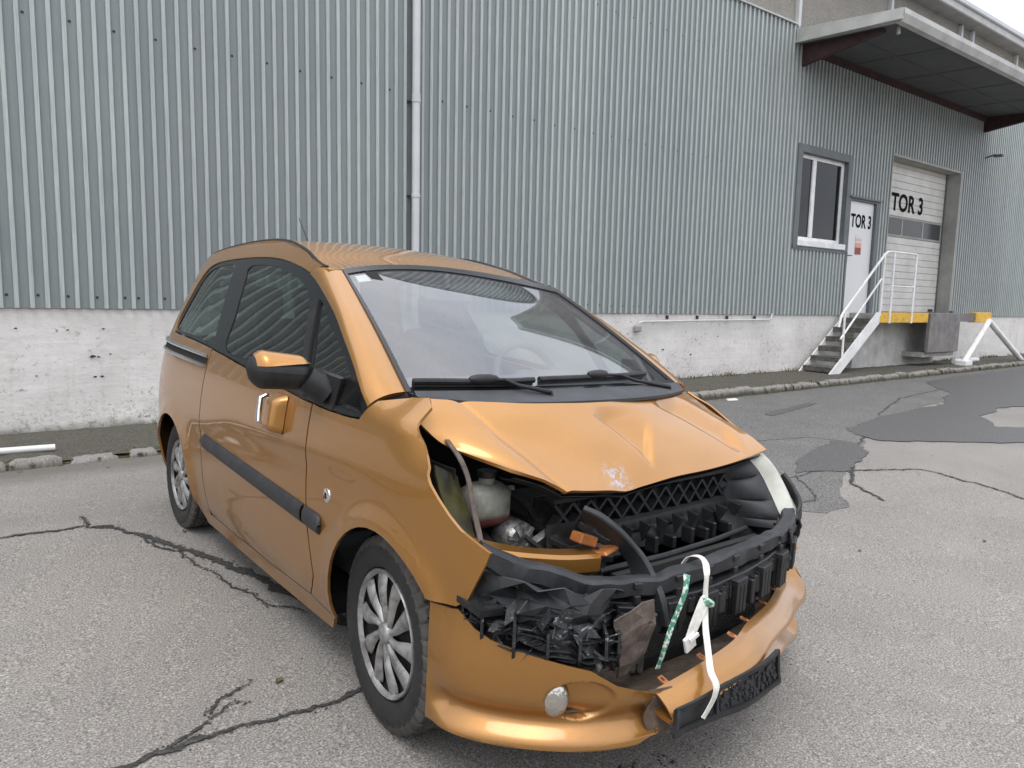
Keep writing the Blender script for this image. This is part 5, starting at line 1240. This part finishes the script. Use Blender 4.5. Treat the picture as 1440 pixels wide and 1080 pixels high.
for P_, r_ in (([(.12, -.44, .74), (.14, -.38, .70), (.16, -.33, .62), (.22, -.30, .55)], .014), ([(.05, -.60, .66), (.13, -.62, .60), (.24, -.60, .60)], .012), ([(.10, -.2, .72), (.16, -.1, .66), (.14, .1, .64)], .016), ([(.26, -.48, .64), (.30, -.44, .60), (.31, -.40, .55), (.30, -.34, .52)], .008), ([(.02, -.30, .66), (.10, -.34, .64), (.20, -.33, .60), (.24, -.28, .54)], .018)):
    MB().tube(curve3(P_, 6), r_, 8).obj('hose', 'bay', car, True)
eb = MB().box((-.1, -.36, .42), (.17, .10, .68), bev=.03); eb.obj('engine_block', 'bay', car)
MB().box((-.15, .2, .45), (.15, .55, .72), bev=.03).obj('air_box', 'bay', car)
crumple('motor_mount', lambda u, v: Vector((.27+.03*v, -.40+.14*v, .66-.16*u)), 10, 12, 'black_plastic', .02, 12, 61)
crumple('lamp_carrier', lambda u, v: Vector((.30+.03*v, -.36+.16*v, .60-.14*u)), 10, 12, 'grey_plastic', .016, 14, 63)
for P_ in ([(.28, -.40, .62), (.34, -.30, .57), (.38, -.22, .56)], [(.3, -.30, .66), (.33, -.2, .60), (.36, -.12, .56)], [(.31, -.42, .57), (.36, -.36, .52), (.42, -.26, .50)]): sweep('broken_bar', P_, box_prof(.006, .010, .002), 'black_plastic', amp=.006, n=5)

# ---- far headlamp with its black ribbed housing
HLO = [(.225, .775, .800), (.30, .800, .745), (.36, .805, .665), (.415, .795, .585), (.43, .775, .545)]
HLI = [(.215, .735, .775), (.275, .755, .715), (.335, .755, .635), (.385, .745, .570), (.41, .745, .545)]
HLS = [(.19, .835, .795), (.245, .857, .745), (.31, .857, .675), (.375, .835, .600), (.42, .800, .550)]
ho, hi2, hs2 = curve3(HLO, 6), curve3(HLI, 6), curve3(HLS, 6)
def lens(u, v):
    k = v*(len(ho)-1); i = min(int(k), len(ho)-2); s_ = k-i; a, b, c_ = hi2[i].lerp(hi2[i+1], s_), ho[i].lerp(ho[i+1], s_), hs2[i].lerp(hs2[i+1], s_)
    return (a*(1-u)*(1-u)+b*2*u*(1-u)+c_*u*u)+Vector((.012, 0, .006))*math.sin(math.pi*u)
hl_ = bpy.data.objects.new('headlight', None); COL.objects.link(hl_); hl_.parent = car
MB().grid(lens, 14, 24, thick=.006, flip=True).obj('lens', 'lens', hl_, True)
MB().grid(lambda u, v: Vector(lens(u, v))-Vector((.05, .01, .02)), 8, 12, thick=.004, flip=True).obj('reflector', 'white_plastic', hl_, True)
def rib_h(u, v):
    a = [(.215, .725, .772), (.275, .745, .712), (.335, .745, .630), (.385, .735, .565), (.42, .735, .52)]; k = v*4; i = min(int(k), 3); p = Vector(a[i]).lerp(Vector(a[i+1]), k-i)
    q = Vector((.17+.10*v, .595+.06*v, .735-.235*v)); r_ = p.lerp(q, u); groove = abs(math.sin(v*math.pi*3.5))**.4
    return r_+Vector((.030*groove*math.sin(math.pi*min(1, u*1.2))-.02*u, 0, .006*groove))
MB().grid(rib_h, 16, 60, thick=.006).obj('lamp_housing', 'grey_plastic', hl_, True, 50)
sweep('lamp_trim', [(.43, .80, .545), (.415, .84, .60), (.36, .875, .64), (.30, .885, .69)], box_prof(.008, .022, .004), 'black_plastic', amp=.006)
crumple('broken_corner', lambda u, v: Vector((.44-.14*v, .80+.07*v-.03*u, .56-.09*u+.09*v)), 10, 14, 'black_plastic', .022, 12, 71)
for k in range(6):
    p = Vector((.42-.02*k, .79+.015*k, .50+.02*k)); d1 = Vector((ra.gauss(0, .6), abs(ra.gauss(0, .6)), ra.gauss(0, .7))).normalized()*.035; d2 = Vector((0, .3, 1)).normalized()*.014
    MB().prism([p-d1, p+d2, p+d1, p-d2], d1.cross(d2).normalized()*.004).obj('shard', 'black_plastic', car)

# ---- door mirror, handle, badge, antenna
for sg in (-1, 1):
    mr_ = bpy.data.objects.new('door_mirror', None); COL.objects.link(mr_); mr_.parent = car
    def shell(u, v, cap=False):
        a = 2*math.pi*v; t = u; yc, xc, zc_ = -.936, -.50, 1.070
        # long axis runs outward (-y) and slightly back
        L_ = .106; w_ = min(1, t/.20)**.42*min(1, ((1-t)/.22+.05))**.6*(1-.16*t)
        y = yc-L_+2*L_*t; hz = .066*w_; hx_ = .055*w_
        z = zc_-.014*(t)+hz*math.sin(a)*(1 if math.sin(a) < 0 else 1.0); x = xc+.01-.06*(1-t)+hx_*math.cos(a)*(1.25 if math.cos(a) > 0 else .6)
        return (x, sg*-y*-1 if sg < 0 else -y, z)
    MB().grid(lambda u, v: (lambda q: (q[0], sg*abs(q[1]), q[2]))(shell(u, v)), 22, 28, flip=sg < 0).obj('mirror_shell', 'black_plastic', mr_, True, 60)
    def capf(u, v):
        q = Vector(shell(.09+.80*u, .03+.44*v)); c_ = Vector((-.515, q.y, 1.07)); d = q-c_; q = c_+d*1.03
        lim = 1.088-.006*math.cos(math.pi*u)
        q.z = max(q.z, lim-.0); return (q.x, sg*abs(q.y), q.z+.002)
    MB().grid(capf, 18, 16, flip=sg < 0).obj('mirror_cap', 'paint', mr_, True, 60)
    mb = MB(); mb.tube([(-.46, sg*.87, 1.045), (-.45, sg*.83, 1.02), (-.44, sg*.80, 1.00)], [.045, .050, .056], 14)
    mb.obox((-.44, sg*.800, 1.005), (.085, 0, -.005), (0, sg*.012, 0), (.03, 0, .062), bev=.010); mb.obj('mirror_foot', 'black_plastic', mr_, True, 40)
    MB().grid(lambda u, v: (-.555-.05*(1-v), sg*(.86+.13*v), 1.03+.07*u), 2, 2).obj('mirror_glass', 'chrome', mr_)
# pull handle: raised body-coloured grip with a bright bar
hn = bpy.data.objects.new('door_handle', None); COL.objects.link(hn); hn.parent = car
def hb(u, v):
    x = -.905+.165*v; z = .805+.135*u-.02*v*0; q = SR(x, z); e_ = min(1, min(u, 1-u)*7)*min(1, min(v, 1-v)*6)
    return (q[0], q[1]-.045*e_**.5*sstep(-.05, .55, v), q[2])
MB().grid(hb, 16, 16, thick=.006, flip=True).obj('handle_grip', 'paint', hn, True, 60)
MB().grid(lambda u, v: (lambda q: (q[0], q[1]-.003, q[2]))(SR(-.935+.05*v, .815+.115*u)), 6, 6, flip=True).obj('handle_recess', 'void', hn)
q0, q1 = SR(-.945, .925), SR(-.925, .815)
MB().tube([(q0[0], q0[1]-.004, q0[2]), (q0[0], q0[1]-.026, q0[2]-.01), ((q0[0]+q1[0])/2-.005, q0[1]-.034, .87), (q1[0], q1[1]-.026, q1[2]+.01), (q1[0], q1[1]-.004, q1[2])], [.008, .010, .011, .010, .008], 10).obj('handle_bar', 'chrome', hn, True)
q = SR(-.348, .663); bd = MB().lathe([(0, -.006), (.018, -.006), (.024, -.003), (.026, .003)], 24, 'y', (q[0], q[1], q[2])).obj('badge', 'chrome', car, True)
MB().prism([(q[0]-.010, q[1]-.0065, q[2]-.008), (q[0]+.009, q[1]-.0065, q[2]-.009), (q[0]+.002, q[1]-.0065, q[2]+.012)], (0, -.0015, 0)).obj('badge_emblem', 'void', bd)
MB().prism([(q[0]-.005, q[1]-.0085, q[2]-.004), (q[0]+.005, q[1]-.0085, q[2]-.005), (q[0]+.001, q[1]-.0085, q[2]+.005)], (0, -.0008, 0)).obj('badge_emblem', 'red', bd)
MB().tube([(-2.45, 0, 1.60), (-2.47, 0, 1.63), (-2.66, 0, 1.82)], [.012, .006, .0025], 6).obj('antenna', 'black_plastic', car, True)

# ---- tail
def tail(u, v):
    y = -.70+1.40*v; z = .28+.76*u; f = abs(y/.70); return (-2.965-.02*math.sin(u*2.5)-.05*(1-f**2)+.03*sstep(.7, 1, u)+.10*f**8, y*(1-.02*u), z)
MB().grid(tail, 20, 30, thick=.01, flip=True).obj('tailgate', 'paint', car, True)
def rgl(u, v):
    hw = .70-.28*u; y = -hw+2*hw*v; f = abs(2*v-1); return (-2.985+.30*u*u*.55+.135*u+.06*f**3-.03*(1-f*f), y, 1.03+.42*u)
MB().grid(rgl, 14, 24, flip=True).obj('rear_window', 'side_glass', car, True)
MB().grid(lambda u, v: (lambda a, b: a.lerp(b, u))(Vector(rgl(1, v)), Vector((-2.80, (-.52+1.04*v), zroof(-2.80, -.52+1.04*v)-.004))), 4, 20, thick=.008, flip=True).obj('tailgate_top', 'paint', car, True)
for sg in (-1, 1):
    MB().grid(lambda u, v: (lambda a, b: a.lerp(b, u))(Vector(rgl(v, 0 if sg < 0 else 1)), Vector((lambda z: (-2.985+.30*v*v*.6+.155*v+.07, sg*(W2(-2.90+.18*v, z)-.004), z))(1.03+.42*v))), 6, 12, thick=.008, flip=sg > 0).obj('d_pillar', 'paint', car, True)
    MB().grid(lambda u, v: (-2.96+.10*u, sg*(W2(-2.93, .8)+.004+.02*u), .60+.30*v), 4, 8, thick=.02, flip=sg < 0).obj('tail_light', 'red', car, True)
    MB().obox((-2.99, sg*.66, .62), (.03, 0, 0), (0, .05, 0), (0, 0, .03), bev=.012).obj('bumper_stop', 'black_plastic', car)
MB().grid(lambda u, v: (-3.0-.03*math.sin(math.pi*u)+.12*abs(2*v-1)**6, -.60+1.20*v, .30+.22*u), 8, 30, thick=.02, flip=True).obj('rear_bumper', 'paint', car, True)

# ---- cabin
MB().box((-2.6, -.66, .30), (-.35, .66, .36)).obj('cabin_floor', 'trim_in', car)
MB().grid(lambda u, v: (lambda a: (a[0], a[1], a[2]-.03))(roofp(-2.75+1.75*u, -.54+1.08*v)), 14, 8, thick=.01).obj('headliner', 'headliner', car, True)
db = MB(); db.grid(lambda u, v: (-.12-.55*u-.04*(1-(2*v-1)**2), -.64+1.28*v, 1.0+.015*math.sin(math.pi*u)-.10*sstep(.7, 1, u)+.035*math.exp(-((v-.74)/.13)**2)*math.sin(math.pi*min(1, u*1.1))), 20, 40, thick=.02, flip=True)
db.box((-.68, -.63, .55), (-.62, .63, .89)); db.obj('dashboard', 'trim_in', car, True)
sw = bpy.data.objects.new('steering_wheel', None); COL.objects.link(sw); sw.parent = car; sw.location = (-.70, .33, .985); sw.rotation_euler = (0, R(-27), 0)
MB().tube([(0, .185*math.cos(a), .185*math.sin(a)) for a in np.linspace(0, 2*math.pi, 33)[:-1]], .016, 8, closed=True).obj('wheel_rim', 'trim_in', sw, True)
MB().box((-.02, -.07, -.05), (.03, .07, .05), bev=.015).bar((0, -.18, 0), (0, .18, 0), .02, .04).bar((0, 0, 0), (0, 0, -.18), .04, .02).obj('wheel_hub', 'trim_in', sw)
def seat(x, y, mt):
    s_ = bpy.data.objects.new('seat', None); COL.objects.link(s_); s_.parent = car; s_.location = (x, y, 0)
    MB().obox((0, 0, .50), (.27, 0, .03), (0, .25, 0), (-.01, 0, .09), bev=.05).obj('seat_cushion', mt, s_, True, 60)
    MB().obox((-.33, 0, .84), (-.09, 0, .34), (0, .245, 0), (-.06, 0, -.012), bev=.045).obj('backrest', mt, s_, True, 60)
    MB().obox((-.455, 0, 1.275), (-.02, 0, .085), (0, .13, 0), (-.045, 0, -.01), bev=.035).obj('headrest', mt, s_, True, 60)
    MB().tube([(-.43, -.06, 1.12), (-.45, -.06, 1.25)], .007, 6).tube([(-.43, .06, 1.12), (-.45, .06, 1.25)], .007, 6).obj('headrest_bars', 'chrome', s_, True, kind='stuff')
seat(-1.05, -.35, 'seat_red'); seat(-1.05, .35, 'seat')
seat(-1.95, -.33, 'seat'); seat(-1.95, .33, 'seat')
for sg in (-1, 1): MB().grid(lambda u, v: (-1.78+1.25*v, sg*(.765-.02*u), .30+.63*u), 4, 6, thick=.02, flip=sg > 0).obj('door_lining', 'trim_in', car)
for sg in (-1, 1): MB().grid(lambda u, v: (-2.90+1.12*v, sg*(.70-.02*u), .30+.72*u), 4, 6, thick=.02, flip=sg > 0).obj('side_lining', 'trim_in', car)
for sg in (-1, 1): MB().bar((-1.66, sg*.70, 1.02), (-1.86, sg*.565, 1.47), .11, .03, up=(0, 1, 0)).obj('pillar_lining', 'trim_in', car)
MB().tube([(-1.78, -.60, 1.38), (-1.62, -.62, 1.12), (-1.3, -.60, .7)], .012, 6).obj('seat_belt', 'seat', car)

# ------------------------------------------------------------------ ratchet strap holding the bumper up
stp = thing('lashing_strap', 'white and green lashing strap tied over the bumper beam and round the number plate holder', 'strap')
stp.matrix_world = Mc
def band(name, P, w, mat, wd=(0, 1, 0), n=6, t=.0025, parent=stp, **kw):
    C_ = curve3(P, n); C_ = [c_+(Vector((1.82, -1.85, 1.31))-c_)*.030*sstep(.58, .53, c_.z)*sstep(.25, .40, c_.z)*sstep(.52, .57, c_.x) for c_ in C_]; V, F = [], []     # hangs clear of the absorber blocks
    for i, p in enumerate(C_):
        d = (C_[min(i+1, len(C_)-1)]-C_[max(i-1, 0)]).normalized(); a = Vector(wd); a = (a-d*a.dot(d)).normalized(); nn = d.cross(a)
        for (x, y) in ((-1, -1), (1, -1), (1, 1), (-1, 1)): V.append(p+a*w*.5*x+nn*t*.5*y)
    for i in range(len(C_)-1):
        for j in range(4): F.append((i*4+j, i*4+(j+1) % 4, (i+1)*4+(j+1) % 4, (i+1)*4+j))
    F += [(3, 2, 1, 0), tuple((len(C_)-1)*4+j for j in range(4))]
    return MB().add(V, F).obj(name, mat, parent, False, **kw)
band('strap_band', [(.50, -.02, .545), (.515, -.01, .572), (.545, .0, .580), (.572, -.004, .568), (.582, -.006, .53), (.587, -.012, .486), (.605, -.033, .451), (.64, -.076, .409), (.70, -.14, .368), (.745, -.19, .347), (.788, -.225, .338), (.802, -.248, .320), (.806, -.275, .298), (.806, -.300, .276)], .021, 'strap')
band('green_band', [(.565, -.085, .545), (.588, -.12, .50), (.60, -.185, .421), (.615, -.235, .36), (.62, -.263, .320)], .020, 'green_strap', label='green printed strap end')
bk = band('buckle_tail', [(.610, -.045, .470), (.622, -.085, .445), (.632, -.125, .410), (.635, -.150, .375)], .034, 'strap', t=.006)
MB().obox((.672, -.195, .402), (.005, 0, 0), (0, .022, .008), (0, -.008, .022), bev=.003).obox((.680, -.187, .418), (.003, 0, 0), (0, .019, .006), (0, -.002, .005)).obj('buckle', 'white_plastic', stp)
MB().tube([(.636, -.104, .503), (.654, -.099, .493), (.652, -.076, .483), (.636, -.074, .473)], [.010, .013, .012, .009], 8).obj('knot', 'green_strap', stp, True)
